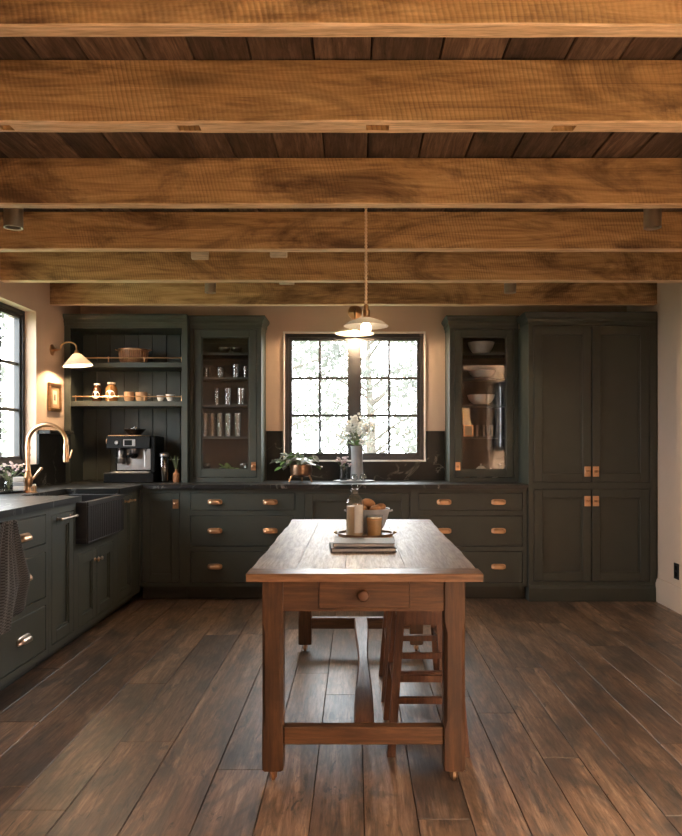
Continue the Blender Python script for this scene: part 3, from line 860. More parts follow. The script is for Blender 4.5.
for k in range(16):
    a = rr.uniform(0, 2 * PI); q = rr.uniform(0, .05)
    put_leaf(t, LG, (q * math.cos(a), q * math.sin(a), .06 + rr.uniform(0, .03)), a - PI / 2, rr.uniform(.1, 1.0), rr.uniform(-.4, .4), rr.uniform(.8, 1.15))
def goblet(loc, label, mat='clear_glass', sc=1.0, group='stemmed glasses'):
    m = MB(); m.lathe([(.030 * sc, 0), (.006 * sc, .006 * sc), (.005 * sc, .05 * sc), (.026 * sc, .07 * sc), (.034 * sc, .10 * sc), (.030 * sc, .125 * sc), (.027 * sc, .125 * sc), (.031 * sc, .10 * sc), (.022 * sc, .074 * sc), (.001, .07 * sc)], seg=16)
    o = m.build('stemmed_glass', mat); o.location = loc; return tag(o, label, 'glass', group)
goblet((GX(207, .10), YG + .10, base_z[0]), 'stemmed glass at bottom left corner behind the left glass door')
goblet((GX(243.5, .10), YG + .10, base_z[0]), 'stemmed glass at bottom right corner behind the left glass door')
# right cabinet
bowl('bowl', (GX(481, .14), YG + .14, base_z[4]), .115, .10, 'big dark bowl on the top shelf of the right glass cabinet', 'ceramic_grey')
bowl('bowl', (GX(481, .14), YG + .14, base_z[2]), .120, .085, 'wide white bowl on the middle shelf of the right glass cabinet', 'ceramic_white', foot=.35)
bowl('bowl', (GX(482, .14), YG + .14, base_z[3]), .115, .06, 'shallow cream bowl on the second shelf of the right glass cabinet', 'ceramic_white', foot=.45)
t = thing('picture_frame', 'little brass framed picture on the lowest shelf of the right glass cabinet', 'picture', (GX(468.5, .15), YG + .15, base_z[1]))
m = MB()
for (a, b, c, d_) in ((-.042, .042, 0, .01), (-.042, .042, .09, .10), (-.042, -.032, .01, .09), (.032, .042, .01, .09)): m.box(a, b, -.006, .006, c, d_)
m.build('frame', 'brass', t, world=False); MB().box(-.032, .032, -.001, .004, .01, .09).build('picture', 'picture_paper', t, world=False)
for i, px in enumerate((477, 484, 492)):
    glass((GX(px, .14), YG + .14, base_z[1]), .024, .10, 'glass beside the brass picture in the right glass cabinet, %s from left' % ORD[i], group='glasses in the right glass-door cabinet')
# white teapot
def teapot(loc, label, mat):
    t = thing('teapot', label, 'teapot', loc)
    m = MB(); m.lathe([(.034, 0), (.052, .02), (.060, .045), (.054, .07), (.034, .085), (.030, .088)], seg=20); b = m.build('pot_body', mat, t, world=False)
    m = MB(); m.lathe([(.031, .088), (.024, .097), (.006, .102), (.005, .108), (.010, .113), (.006, .12)], seg=16); m.build('lid', mat, t, world=False)
    m = MB(); m.tube([(.052, 0, .035), (.075, 0, .05), (.088, 0, .08)], [.014, .010, .007], 10); m.build('spout', mat, t, world=False)
    m = MB(); m.tube([(-.052, 0, .068), (-.082, 0, .07), (-.088, 0, .045), (-.058, 0, .028)], .006, 8); m.build('handle', mat, t, world=False)
    return t
teapot((GX(481, .10), YG + .10, base_z[0]), 'white teapot at the bottom of the right glass cabinet', 'ceramic_white')
def cup(loc, r, h, label, mat, rotz=0, group='cups', handle=True):
    t = thing('cup', label, 'cup', loc, rotz, group)
    m = MB(); vessel(m, [(r * .75, 0), (r * .95, h * .25), (r, h)], seg=18); m.build('cup_body', mat, t, world=False)
    if handle:
        m = MB(); m.tube([(r * .95, 0, h * .8), (r * 1.45, 0, h * .78), (r * 1.5, 0, h * .4), (r * .92, 0, h * .25)], .004, 8); m.build('handle', mat, t, world=False)
    return t
cup((GX(467, .09), YG + .09, base_z[0]), .030, .05, 'tan cup left of the white teapot in the right glass cabinet', 'ceramic_tan')
cup((GX(495, .10), YG + .10, base_z[0]), .030, .055, 'white cup right of the teapot in the right glass cabinet', 'ceramic_white')
goblet((GX(502, .12), YG + .12, base_z[0]), 'stemmed glass at the right of the bottom shelf, right glass cabinet')

# open shelf contents
def OXp(px, v): return (px - 356.0) / (F / (YO + v))
zt, zl = 1.949 + .0005, 1.622 + .0005
t = thing('copper_pot', 'ribbed copper bowl with small handles on the upper open shelf', 'bowl', (OXp(133.5, .17), YO + .17, zt))
m = MB(); vessel(m, [(.095, 0), (.112, .02), (.122, .09), (.126, .115)], seg=48, th=.004); m.build('pot_body', 'bowl_wood', t, world=False)
for k in range(24):
    a = 2 * PI * k / 24
    m = MB(); m.tube([(.101 * math.cos(a), .101 * math.sin(a), .006), (.114 * math.cos(a), .114 * math.sin(a), .03), (.1235 * math.cos(a), .1235 * math.sin(a), .10)], .004, 6); m.build('rib', 'bowl_wood', t, world=False)
m = MB(); m.lathe([(.128, .110), (.131, .114), (.131, .121), (.128, .125), (.122, .121)], seg=40); m.build('rim', 'copper_brass', t, world=False)
for sx in (-1, 1):
    m = MB(); m.tube([(sx * .127, -.02, .115), (sx * .15, -.015, .122), (sx * .15, .015, .122), (sx * .127, .02, .115)], .005, 8); m.build('handle', 'copper_brass', t, world=False)
def jar(px, r, h, label, mat, lid):
    t = thing('jar', label, 'jar', (OXp(px, .12), YO + .12, zl), 0, 'amber jars on the lower open shelf')
    m = MB(); m.lathe([(r * .9, 0), (r, .008), (r, h * .62), (r * .85, h * .76), (r * .58, h * .84), (r * .55, h * .90)], seg=20); b = m.build('jar_body', mat, t, world=False)
    m = MB(); m.lathe([(r * .62, h * .9005), (r * .66, h * .92), (r * .66, h * .99), (r * .5, h)], seg=18); m.build('lid', lid, t, world=False)
    vs = []; n = 10
    m = MB()
    rows = []
    for k in range(24):                                       # oval paper label wrapped round the front
        a = 2 * PI * k / 24
        th = -PI / 2 + .85 * math.cos(a); z = h * .36 + h * .22 * math.sin(a)
        rows.append((r * 1.012 * math.cos(th), r * 1.012 * math.sin(th), z))
    c1 = (0, -r * 1.03, h * .36)
    m.add(rows + [c1], [(k, (k + 1) % 24, 24) for k in range(24)]); m.build('paper_label', 'label_paper', t, world=False)
jar(97, .041, .155, 'dark amber glass jar with oval paper label on the lower open shelf', 'amber_dark', 'ceramic_white')
jar(111.5, .050, .165, 'light amber glass jar with oval paper label on the lower open shelf', 'amber_light', 'pale_wood')
cup((OXp(129, .12), YO + .12, zl), .042, .082, 'tan handleless cup next to the amber jars on the open shelf', 'ceramic_tan', handle=False, group='cups on the lower open shelf')
cup((OXp(141.5, .12), YO + .12, zl), .050, .080, 'wide tan mug with a handle on the lower open shelf', 'ceramic_tan', group='cups on the lower open shelf')
for i, (px, r) in enumerate(((160.5, .032), (170.5, .040))):
    bowl('small_bowl', (OXp(px, .11), YO + .11, zl), r, .052 + .008 * i, ('smaller', 'larger')[i] + ' little white bowl at the right end of the lower open shelf', 'ceramic_white', 'little white bowls')

# espresso machine
t = thing('espresso_machine', 'black and steel espresso machine on the worktop under the open shelves', 'coffee machine', (PX(129.5, 119), YO + .02, ZT + .0006))
m = MB(); m.cbox(-.205, .215, -.06, .27, .0, .082, .006); m.build('drip_base', 'black_plastic', t, world=False)
m = MB(); m.cbox(-.155, .185, .10, .27, .0825, .29, .004); m.cbox(.175, .215, -.02, .27, .0825, .385, .006); m.build('housing', 'black_plastic', t, world=False)
m = MB(); m.cbox(-.140, .172, .085, .0998, .10, .285, .003); m.build('steel_backplate', 'steel', t, world=False)
m = MB(); m.cbox(-.145, .165, -.055, .0845, .0825, .090, .002); dt = m.build('drip_tray', 'steel', t, world=False)
m = MB(); rings = []
for zz, yf in ((.285, -.02), (.29, -.045), (.385, -.03), (.392, -.02)): rings.append([(-.185, yf, zz), (.174, yf, zz), (.174, .27, zz), (-.185, .27, zz)])
m.loft(rings); m.build('control_head', 'black_plastic', t, world=False, smooth=0)
MB().cbox(-.180, .10, -.024, .25, .3925, .398, .002).build('cup_warmer', 'copper_brass', t, world=False)
MB().cbox(-.045, .055, -.046, -.040, .305, .362, .002).build('display', 'steel', t, world=False)
MB().cbox(-.035, .030, -.0475, -.0462, .311, .356, .0004).build('display_glass', 'black_plastic', t, world=False)
m = MB(); m.lathe([(.016, 0), (.016, .012), (.013, .016)], seg=16, M=Matrix.Translation((-.10, -.038, .335)) @ Matrix.Rotation(PI / 2, 4, 'X')); m.build('dial', 'steel', t, world=False)
m = MB(); m.lathe([(.022, 0), (.024, .01), (.024, .03), (.018, .036)], seg=16, M=Matrix.Translation((-.186, .06, .345)) @ Matrix.Rotation(-PI / 2, 4, 'Y')); m.build('steam_knob', 'copper_brass', t, world=False)
m = MB(); m.lathe([(.036, 0), (.036, -.03), (.030, -.04)], c=(.02, .03, .2845), seg=18); gh = m.build('group_head', 'steel', t, world=False)
m = MB(); m.lathe([(.034, 0), (.034, -.022), (.026, -.034), (.012, -.045)], c=(.02, .03, .244), seg=18); m.tube([(.02, -.003, .232), (.02, -.07, .226), (.02, -.13, .222)], [.010, .012, .013], 10); m.build('portafilter', 'black_plastic', t, world=False)
m = MB(); m.lathe([(.026, 0), (.028, .01), (.028, .10), (.022, .11)], c=(-.09, .03, .172), seg=18); m.build('grinder_chute', 'steel', t, world=False)
m = MB(); m.lathe([(.036, 0), (.040, .008), (.040, .05), (.03, .055)], c=(-.09, .03, .16), seg=18); m.build('milk_jug', 'steel', t, world=False)
m = MB(); m.tube([(.125, .02, .285), (.125, .0, .25), (.128, -.01, .13)], .006, 8); m.build('steam_wand', 'steel', t, world=False)
m = MB(); m.lathe([(.05, .3985), (.055, .405), (.092, .445), (.095, .450), (.088, .452)], c=(-.01, .15, 0), seg=24); hp = m.build('bean_hopper', 'black_plastic', t, world=False)
m = MB(); m.lathe([(.05, .4525), (.05, .460), (.012, .463), (.012, .476), (.004, .478)], c=(-.01, .15, 0), seg=18); m.build('hopper_lid', 'smoked_glass', hp, world=False)

t = thing('glass_canister', 'dark glass canister with steel lid beside the espresso machine', 'jar', (PX(163.5, 118), YO + .07, ZT + .0006))
m = MB(); m.lathe([(.040, 0), (.043, .006), (.043, .20), (.036, .215)], seg=20); m.build('jar_body', 'smoked_glass', t, world=False)
m = MB(); m.lathe([(.036, .2155), (.042, .22), (.042, .238), (.036, .246), (.015, .252)], seg=20); m.build('lid', 'steel', t, world=False)
m = MB(); m.lathe([(.036, .008), (.036, .15)], seg=16); m.build('coffee_beans', 'amber_dark', t, world=False)
t = thing('twig_vase', 'tiny brown bottle vase holding bare twigs at the right end under the shelves', 'vase', (PX(174.5, 119), YO + .06, ZT + .0006))
m = MB(); m.lathe([(.024, 0), (.027, .01), (.027, .07), (.012, .085), (.011, .105), (.014, .108)], seg=16); m.build('vase_body', 'bowl_wood', t, world=False)
rr = random.Random(9)
for k in range(7):
    a = rr.uniform(0, 6.28); q = rr.uniform(.02, .05)
    m = MB(); m.tube([(0, 0, .09), (q * .4 * math.cos(a), q * .4 * math.sin(a), .15), (q * math.cos(a), q * math.sin(a) * .6, .19 + rr.uniform(0, .05))], .0016, 5)
    tw = m.build('twig', 'stem_green', t, world=False)
    put_leaf(tw, LY, (q * math.cos(a), q * math.sin(a) * .6, .19), a - PI / 2, .4, 0, .4)

# sink-side flowers, soap bottles on tray
TS = .0
tr = MB(); tr.lathe([(.15, 0), (.16, .004), (.165, .012), (.160, .012), (.15, .006)], seg=32)
o = tr.build('soap_tray', 'black_iron'); o.location = (-2.335, 4.78, ZT + .0005); o.scale = (.62, 1, 1); tag(o, 'thin dark tray under the flower jar beside the faucet', 'tray')
def flower_jar(loc, label):
    t = thing('flower_jar', label, 'vase', loc)
    m = MB(); vessel(m, [(.034, 0), (.038, .01), (.038, .055), (.026, .068), (.028, .075)], seg=18); m.build('jar_body', 'clear_glass', t, world=False)
    st = MB(); bl = MB(); lf = []
    rr = random.Random(5)
    for k in range(26):
        a = rr.uniform(0, 6.28); q = rr.uniform(.02, .105); z = rr.uniform(.12, .20) - q * .3
        st.tube([(0, 0, .01), (q * .35 * math.cos(a), q * .35 * math.sin(a), .09), (q * math.cos(a), q * math.sin(a), z)], .0014, 5)
        if k % 2:
            for j in range(4): bl.ball((q * math.cos(a) + rr.uniform(-.012, .012), q * math.sin(a) + rr.uniform(-.012, .012), z + rr.uniform(-.008, .012)), rr.uniform(.005, .009), 6, 4)
        else: lf.append((q, a, z))
    st.build('stems', 'stem_green', t, world=False); bl.build('blossoms', 'petal_pink', t, world=False)
    for q, a, z in lf: put_leaf(t, LG, (q * math.cos(a) * .8, q * math.sin(a) * .8, z - .01), a - PI / 2, rr.uniform(-.2, .7), 0, rr.uniform(.6, 1.0))
flower_jar((-2.315, 4.80, ZT + .0075), 'small glass jar of pink and green flowers by the sink window')
for i in range(3):
    o = MB().cbox(-.036, .036, -.036, .036, 0, .030, .004).build('soap_bar', ('ceramic_white', 'ceramic_grey', 'ceramic_white')[i]); o.location = (-2.245, 4.815, ZT + .013 + i * .0303); o.rotation_euler = (0, 0, .1)
    tag(o, ('bottom pale block', 'middle grey block', 'top pale block')[i] + ' of the little stack between flower jar and faucet', 'soap bar', 'stack of soap bars')

# back counter: trailing plant, vases on tray
Y0 = 6.10
t = thing('trailing_plant', 'leafy trailing plant in a footed copper pot on the worktop left of window', 'potted plant', (PX(301, F / Y0), Y0, ZT + .0006))
m = MB(); vessel(m, [(.055, .045), (.088, .06), (.094, .10), (.090, .145), (.096, .15)], seg=24, th=.005); pot = m.build('pot', 'pot_copper', t, world=False)
for k in range(3):
    a = -PI / 2 + PI / 3 + k * 2 * PI / 3
    m = MB(); m.tube([(.075 * math.cos(a), .075 * math.sin(a), .07), (.10 * math.cos(a), .10 * math.sin(a), .03), (.112 * math.cos(a), .112 * math.sin(a), .004)], [.010, .008, .007], 8); m.build('foot', 'copper_brass', t, world=False)
m = MB(); m.lathe([(.088, .128), (.05, .140), (.001, .142)], seg=18); m.build('soil', 'bark', t, world=False)
rr = random.Random(21)
for k in range(20):
    a = rr.uniform(0, 2 * PI) if k > 5 else PI + rr.uniform(-.5, .5)
    q = rr.uniform(.07, .17) if k > 5 else rr.uniform(.15, .24)
    z = rr.uniform(.17, .25) if q < .13 else rr.uniform(.12, .21)
    pts = [(0, 0, .135), (q * .45 * math.cos(a), q * .45 * math.sin(a) * .7, .20), (q * math.cos(a), q * math.sin(a) * .7, z)]
    m = MB(); m.tube(pts, .0022, 5); m.build('stem', 'stem_green', t, world=False)
    for j in range(3):
        f = (.55, .8, 1.0)[j]
        put_leaf(t, LG if (k + j) % 3 == 0 else LY, (q * f * math.cos(a), q * f * math.sin(a) * .7, .135 + (z - .135) * f + .03 * (1 - f)), a - PI / 2 + rr.uniform(-.9, .9), rr.uniform(-.7, .5), rr.uniform(-.5, .5), rr.uniform(1.0, 1.5))
Y1 = 6.16; s1 = F / Y1
o = MB().lathe([(.17, 0), (.176, .005), (.176, .013), (.168, .015), (.160, .009)], seg=36).build('round_tray', 'ceramic_grey'); o.location = (PX(354, s1), Y1, ZT + .0005); o.scale = (1, .6, 1)
tag(o, 'pale oval tray under the flower vase at the back window', 'tray')
t = thing('flower_vase', 'tall ribbed grey vase with white blossoms in front of the back window', 'vase', (PX(357, s1), Y1, ZT + .0155))
m = MB(); m.lathe([(.054, 0), (.056, .02), (.048, .15), (.050, .28), (.056, .292), (.050, .292), (.044, .27), (.001, .25)], seg=40, flute=1, famp=.02); m.build('vase_body', 'ceramic_grey', t, world=False)
rr = random.Random(12); st = MB(); bl = MB()
for k in range(34):
    a = rr.uniform(0, 6.28); q = rr.uniform(.0, .19); z = .50 - q * .75 + rr.uniform(-.06, .06)
    st.tube([(0, 0, .26), (q * .35 * math.cos(a), q * .35 * math.sin(a) * .6, .34), (q * math.cos(a), q * math.sin(a) * .6, z)], .0018, 5)
    for j in range(9):
        bl.ball((q * math.cos(a) + rr.gauss(0, .012), q * math.sin(a) * .6 + rr.gauss(0, .012), z + rr.uniform(-.035, .03)), rr.uniform(.007, .015), 6, 4)
st.build('stems', 'stem_green', t, world=False); bl.build('blossoms', 'petal_white', t, world=False)
for k in range(12):
    a = rr.uniform(0, 6.28); put_leaf(t, LG, (.03 * math.cos(a), .03 * math.sin(a), .30), a - PI / 2, rr.uniform(.3, 1.2), 0, rr.uniform(.8, 1.3))
t = thing('small_flower_vase', 'short dark glass of pale flowers left of the tall vase at the window', 'vase', (PX(343.5, s1), Y1 - .02, ZT + .0155))
m = MB(); vessel(m, [(.030, 0), (.034, .01), (.036, .10), (.038, .115)], seg=18); m.build('vase_body', 'smoked_glass', t, world=False)
st = MB(); bl = MB()
for k in range(14):
    a = rr.uniform(0, 6.28); q = rr.uniform(.01, .07); z = rr.uniform(.13, .19)
    st.tube([(0, 0, .02), (q * .4 * math.cos(a), q * .4 * math.sin(a), .11), (q * math.cos(a), q * math.sin(a), z)], .0015, 5)
    for j in range(4): bl.ball((q * math.cos(a) + rr.gauss(0, .009), q * math.sin(a) + rr.gauss(0, .009), z + rr.uniform(-.015, .015)), rr.uniform(.006, .010), 6, 4)
st.build('stems', 'stem_green', t, world=False); bl.build('blossoms', 'petal_pink', t, world=False)
for i, px in enumerate((354.2, 363.2)):
    m = MB(); vessel(m, [(.020, 0), (.030, .012), (.030, .035), (.022, .05), (.024, .055)], seg=18)
    o = m.build('votive_glass', 'clear_glass'); o.location = (PX(px, F / (Y1 - .085)), Y1 - .085, ZT + .0155)
    tag(o, ('left', 'right')[i] + ' little glass votive in front of the tall vase at the window', 'votive', 'glass votives on the tray')

# ------------------------------------------------------------------ farmhouse table
TZ = .790; TU = .761
tx0, tx1, ty0, ty1 = -.397, .460, 2.600, 4.480
t = thing('farmhouse_table', 'worn wooden farmhouse table on brass casters in the middle of the room', 'table', ((tx0 + tx1) / 2, (ty0 + ty1) / 2, 0))
def board(x0, x1, y0, y1, name, mat, wl=0, wr=0, ax='y', seed=0):
    rnd = random.Random(seed); n = 26; rings = []
    ph = [rnd.uniform(0, 6) for _ in range(4)]
    for i in range(n + 1):
        q = i / n
        if ax == 'y':
            yy = y0 + (y1 - y0) * q
            l = x0 + wl * (math.sin(yy * 7 + ph[0]) * .6 + math.sin(yy * 19 + ph[1]) * .4); r = x1 + wr * (math.sin(yy * 6 + ph[2]) * .6 + math.sin(yy * 21 + ph[3]) * .4)
            c = .003 if wl else .0008; e = .003 if wr else .0008
            rings.append([(l, yy, TU), (l, yy, TZ - c), (l + c, yy, TZ), (r - e, yy, TZ), (r, yy, TZ - e), (r, yy, TU)])
        else:
            xx = x0 + (x1 - x0) * q
            l = y0 + wl * (math.sin(xx * 7 + ph[0]) * .6 + math.sin(xx * 19 + ph[1]) * .4); c = .004
            rings.append([(xx, l + c * .5, TU), (xx, l, TZ - c), (xx, l + c, TZ), (xx, y1 - .002, TZ), (xx, y1, TZ - .002), (xx, y1, TU)])
    o = MB().loft(rings).build(name, mat, t)
    return o
EB = .115
board(tx0, tx1, ty0, ty0 + EB, 'breadboard_end', 'tabletop_end_wood', .002, 0, 'x', 1)
board(tx0, tx1, ty1 - EB, ty1, 'breadboard_end', 'tabletop_end_wood', .0, 0, 'x', 2)
bxs = [tx0 + .002, -.225, -.04, .187, tx1 - .002]
for i in range(4):
    board(bxs[i] + .0004, bxs[i + 1] - .0004, ty0 + EB + .001, ty1 - EB - .001, 'tabletop_board', 'tabletop_wood', .004 if i == 0 else 0, .004 if i == 3 else 0, 'y', 5 + i)
lx = (-.348, .405); lw = .078
ly = (2.665, 4.345)
for i, xa in enumerate((lx[0], lx[1] - lw)):
    for j, ya in enumerate(ly):
        ch = .012
        def ring(z, c):
            a, b, c_, d_ = xa, xa + lw, ya, ya + lw
            return [(a + c, c_, z), (b - c, c_, z), (b, c_ + c, z), (b, d_ - c, z), (b - c, d_, z), (a + c, d_, z), (a, d_ - c, z), (a, c_ + c, z)]
        zs = [(.046, .010), (.052, .003), (.20, .003), (.235, ch), (.56, ch), (.60, .003), (TU - .0005, .003)]
        leg = MB().loft([ring(z, c) for z, c in zs]).build('leg', 'table_wood_z', t, smooth=0)
        cx, cy = xa + lw / 2, ya + lw / 2
        m = MB(); m.lathe([(.018, .0455), (.018, .040), (.008, .038), (.008, .030)], c=(cx, cy, 0), seg=12)
        m.box(cx - .013, cx - .010, cy - .012, cy + .012, .012, .034); m.box(cx + .010, cx + .013, cy - .012, cy + .012, .012, .034)
        wr = Matrix.Translation((cx - .008, cy - .006, .0218)) @ Matrix.Rotation(PI / 2, 4, 'Y')
        m.lathe([(.016, 0), (.0215, .003), (.0215, .013), (.016, .016)], seg=18, M=wr)
        m.build('caster', 'copper_brass', leg)
az0, az1 = .638, TU - .0006
fy = ly[0] + .008
# near apron split around the drawer
m = MB(); m.box(lx[0] + lw, -.139, fy, fy + .022, az0, az1); m.box(.200, lx[1] - lw, fy, fy + .022, az0, az1)
m.box(-.139, .200, fy, fy + .022, az0, az0 + .012); m.box(-.139, .200, fy, fy + .022, az1 - .006, az1)
m.build('apron', 'table_wood_x', t, smooth=0)
dr = MB().cbox(-.137, .198, fy - .006, fy + .3, az0 + .0135, az1 - .0075, .002).build('drawer', 'table_wood_x', t, smooth=0)
m = MB(); m.lathe([(.010, 0), (.010, .010), (.020, .017), (.023, .026), (.018, .034), (.008, .037)], seg=18, M=Matrix.Translation((.027, fy - .006, .702)) @ Matrix.Rotation(PI / 2, 4, 'X')); m.build('knob', 'table_wood_x', dr)
MB().box(lx[0] + lw, lx[1] - lw, ly[1] + .03, ly[1] + .052, az0, az1).build('apron', 'table_wood_x', t, smooth=0)
for xa in (lx[0] + .008, lx[1] - .030): MB().box(xa, xa + .022, ly[0] + lw, ly[1], az0, az1).build('apron', 'table_wood_y', t, smooth=0)
for ya in (ly[0] + .012, ly[1] + .012):
    MB().cbox(lx[0] + lw, lx[1] - lw, ya, ya + .05, .14, .205, .004).build('end_stretcher', 'table_wood_x', t, smooth=0)
rings = []
for i in range(25):
    q = i / 24; yy = ly[0] + .062 + (ly[1] - ly[0] - .05) * q
    hw = .039 - .010 * math.sin(PI * q) + .004 * math.sin(q * 9); zc = .2055 + .0 * q; dz = .045
    xc = .030 + .006 * math.sin(PI * q)
    rings.append([(xc - hw, yy, zc - dz), (xc + hw, yy, zc - dz), (xc + hw, yy, zc - .006), (xc + hw - .006, yy, zc), (xc - hw + .006, yy, zc), (xc - hw, yy, zc - .006)])
MB().loft(rings).build('long_stretcher', 'table_wood_y', t)

# stools
def make_stool(label, loc):
    t = thing('stool', label, 'stool', loc, 0, 'wooden stools under the table')
    hx, hy, hz = .105, .125, .60
    fx, fy_ = .150, .195
    m = MB(); m.cbox(-.125, .125, -.17, .17, hz, hz + .03, .008); m.build('seat', 'stool_wood', t, world=False)
    def P(sx, sy, z):
        q = 1 - z / hz; return Vector((sx * (hx + (fx - hx) * q), sy * (hy + (fy_ - hy) * q), z))
    for sx in (-1, 1):
        for sy in (-1, 1):
            a = P(sx, sy, 0); b = P(sx, sy, hz - .0005); r = .0165
            rg = lambda p: [(p.x - r, p.y - r, p.z), (p.x + r, p.y - r, p.z), (p.x + r, p.y + r, p.z), (p.x - r, p.y + r, p.z)]
            MB().loft([rg(a), rg(b)]).build('leg', 'stool_wood', t, world=False, smooth=0)
    def rung(sa, sb, z, hgt, th=.009, name='rung'):
        a, b = P(*sa, z), P(*sb, z); d = (b - a).normalized(); n = Vector((-d.y, d.x, 0)) * th
        a += d * .0165; b -= d * .0165
        rg = lambda p: [tuple(p + n + Vector((0, 0, -hgt))), tuple(p - n + Vector((0, 0, -hgt))), tuple(p - n + Vector((0, 0, hgt))), tuple(p + n + Vector((0, 0, hgt)))]
        MB().loft([rg(a), rg(b)]).build(name, 'stool_wood', t, world=False, smooth=0)
    for sy in (-1, 1):
        rung((-1, sy), (1, sy), .555, .040, .010, 'apron')
        for z in (.300, .215): rung((-1, sy), (1, sy), z, .013)
    for sx in (-1, 1):
        rung((sx, -1), (sx, 1), .555, .040, .010, 'apron'); rung((sx, -1), (sx, 1), .26, .013)
    return t
make_stool('nearer wooden stool tucked under the table, right of the long stretcher', (.292, 3.105, 0))
make_stool('farther wooden stool under the table, mostly hidden behind the nearer stool', (.290, 3.72, 0))

# things on the table
TT = TZ + .0006
t = thing('round_wooden_tray', 'round brown tray with small handles carrying bottle and bowl on the table', 'tray', (.047, 3.675, TT))
m = MB(); m.lathe([(.130, 0), (.140, .004), (.144, .018), (.139, .018), (.132, .008), (.001, .007)], seg=40); m.build('tray_body', 'tray_wood', t, world=False)
for sx in (-1, 1):
    m = MB(); m.tube([(sx * .141, -.03, .014), (sx * .156, -.02, .02), (sx * .156, .02, .02), (sx * .141, .03, .014)], .004, 8); m.build('handle', 'aged_brass', t, world=False)
tz = TT + .0085
t = thing('glass_bottle', 'clear glass bottle with stopper and pale label on the table tray', 'bottle', (-.005, 3.602, tz))
m = MB(); m.lathe([(.040, 0), (.045, .006), (.045, .165), (.040, .185), (.022, .203), (.016, .210), (.016, .226), (.019, .228), (.019, .234), (.013, .236)], seg=24); m.build('bottle_body', 'clear_glass', t, world=False)
m = MB(); m.lathe([(.0405, .005), (.0415, .010), (.0415, .145), (.0405, .15)], seg=24); m.build('contents', 'bottle_liquid', t, world=False)
m = MB(); rows = []
for k in range(9):
    a = -PI / 2 - .05 + 1.0 * k / 8; rows.append([(.0456 * math.cos(a), .0456 * math.sin(a), .02), (.0456 * math.cos(a), .0456 * math.sin(a), .158), (.0462 * math.cos(a), .0462 * math.sin(a), .158), (.0462 * math.cos(a), .0462 * math.sin(a), .02)])
m.loft(rows); m.build('paper_label', 'label_paper', t, world=False)
m = MB(); m.lathe([(.011, .2365), (.016, .242), (.018, .252), (.012, .258)], seg=16); m.build('stopper', 'clear_glass', t, world=False)
t = thing('amber_candle_glass', 'amber candle tumbler in front of the bread bowl on the tray', 'candle', (.092, 3.594, tz))
m = MB(); vessel(m, [(.036, 0), (.037, .006), (.042, .105)], seg=24); m.build('glass_body', 'clear_glass', t, world=False)
m = MB(); m.lathe([(.033, .004), (.0385, .092), (.030, .094)], seg=24); m.build('wax', 'candle_amber', t, world=False)
t = thing('bread_bowl', 'pale grey bowl heaped with brown bread rolls on the table tray', 'bowl', (.065, 3.757, TT + .0085))
m = MB(); vessel(m, [(.05, 0), (.075, .02), (.098, .07), (.112, .125)], seg=32, th=.005); m.build('bowl_body', 'ceramic_grey', t, world=False)
for sx in (-1, 1):
    m = MB(); m.tube([(sx * .108, -.018, .11), (sx * .124, -.012, .114), (sx * .124, .012, .114), (sx * .108, .018, .11)], .004, 8); m.build('handle', 'ceramic_grey', t, world=False)
rr = random.Random(2)
for k, (a, q, z) in enumerate(((0, 0, .152), (.3, .060, .125), (1.55, .060, .125), (2.8, .060, .125), (4.05, .060, .122), (5.3, .060, .124))):
    m = MB(); m.ball((0, 0, 0), .030, 12, 8, (1.25, .95, .75)); o = m.build('bread_roll', 'bread'); o.location = (.065 + q * math.cos(a), 3.757 + q * math.sin(a), TT + .0085 + z); o.rotation_euler = (rr.uniform(-.3, .3), rr.uniform(-.3, .3), a)
    tag(o, ('brown bread roll on top of the heap in the table bowl', 'brown bread roll at the right of the bowl on the table', 'brown bread roll at the back of the bowl on the table', 'brown bread roll at the left of the bowl on the table', 'brown bread roll at the front left of the bowl, behind the bottle', 'brown bread roll at the front right of the bowl, above the candle')[k], 'bread', 'bread rolls in the bowl')
def book(loc, wx, wy, hz, rotz, label, mat):
    t = thing('book', label, 'book', loc, rotz, 'books on the table')
    m = MB(); m.cbox(-wx / 2, wx / 2, -wy / 2, wy / 2, 0, .003, .0008); m.cbox(-wx / 2, wx / 2, -wy / 2, wy / 2, hz - .003, hz, .0008); m.cbox(-wx / 2, -wx / 2 + .004, -wy / 2, wy / 2, .003, hz - .003, .0008); m.build('cover', mat, t, world=False)
    MB().box(-wx / 2 + .0042, wx / 2 - .005, -wy / 2 + .005, wy / 2 - .005, .0032, hz - .0032).build('pages', 'pages', t, world=False)
book((.028, 3.215, TT), .285, .205, .018, .07, 'lower grey book of the two stacked on the table', 'book_dark')
book((.036, 3.235, TT + .0185), .270, .190, .017, -.02, 'upper grey book of the two stacked on the table', 'book_grey')

# ------------------------------------------------------------------ towel
XT = XF + .036
t = thing('dish_towel', 'dark waffle-weave towel hanging in front of the left drawers', 'towel', (XT, 3.51, .20))
nu, nv = 44, 40
vs = []; uv = []
for j in range(nv + 1):
    q = j / nv                                   # 0 at the top
    z = .884 - .53 * q
    kn = ((0, 3.558), (.32, 3.622), (.635, 3.705), (1.0, 3.635))
    for (qa, ya), (qb, yb) in zip(kn, kn[1:]):
        if qa <= q <= qb: yr_ = ya + (yb - ya) * (q - qa) / (qb - qa)
    yl_ = 3.45 - .13 * q ** .7
    for i in range(nu + 1):
        p = -1 + 2 * i / nu
        fold = .020 * math.cos(p * 6.0 + .8) * (.4 + .6 * q) + .007 * math.sin(p * 15 + q * 2)
        zz = z + .055 * q * (p + .2) ** 2 * (-1 if p < .2 else 1.2) * q
        y = yl_ + (yr_ - yl_) * (p + 1) / 2
        vs.append((XT + .012 + fold * (1 if q > 0 else .5), y, zz))
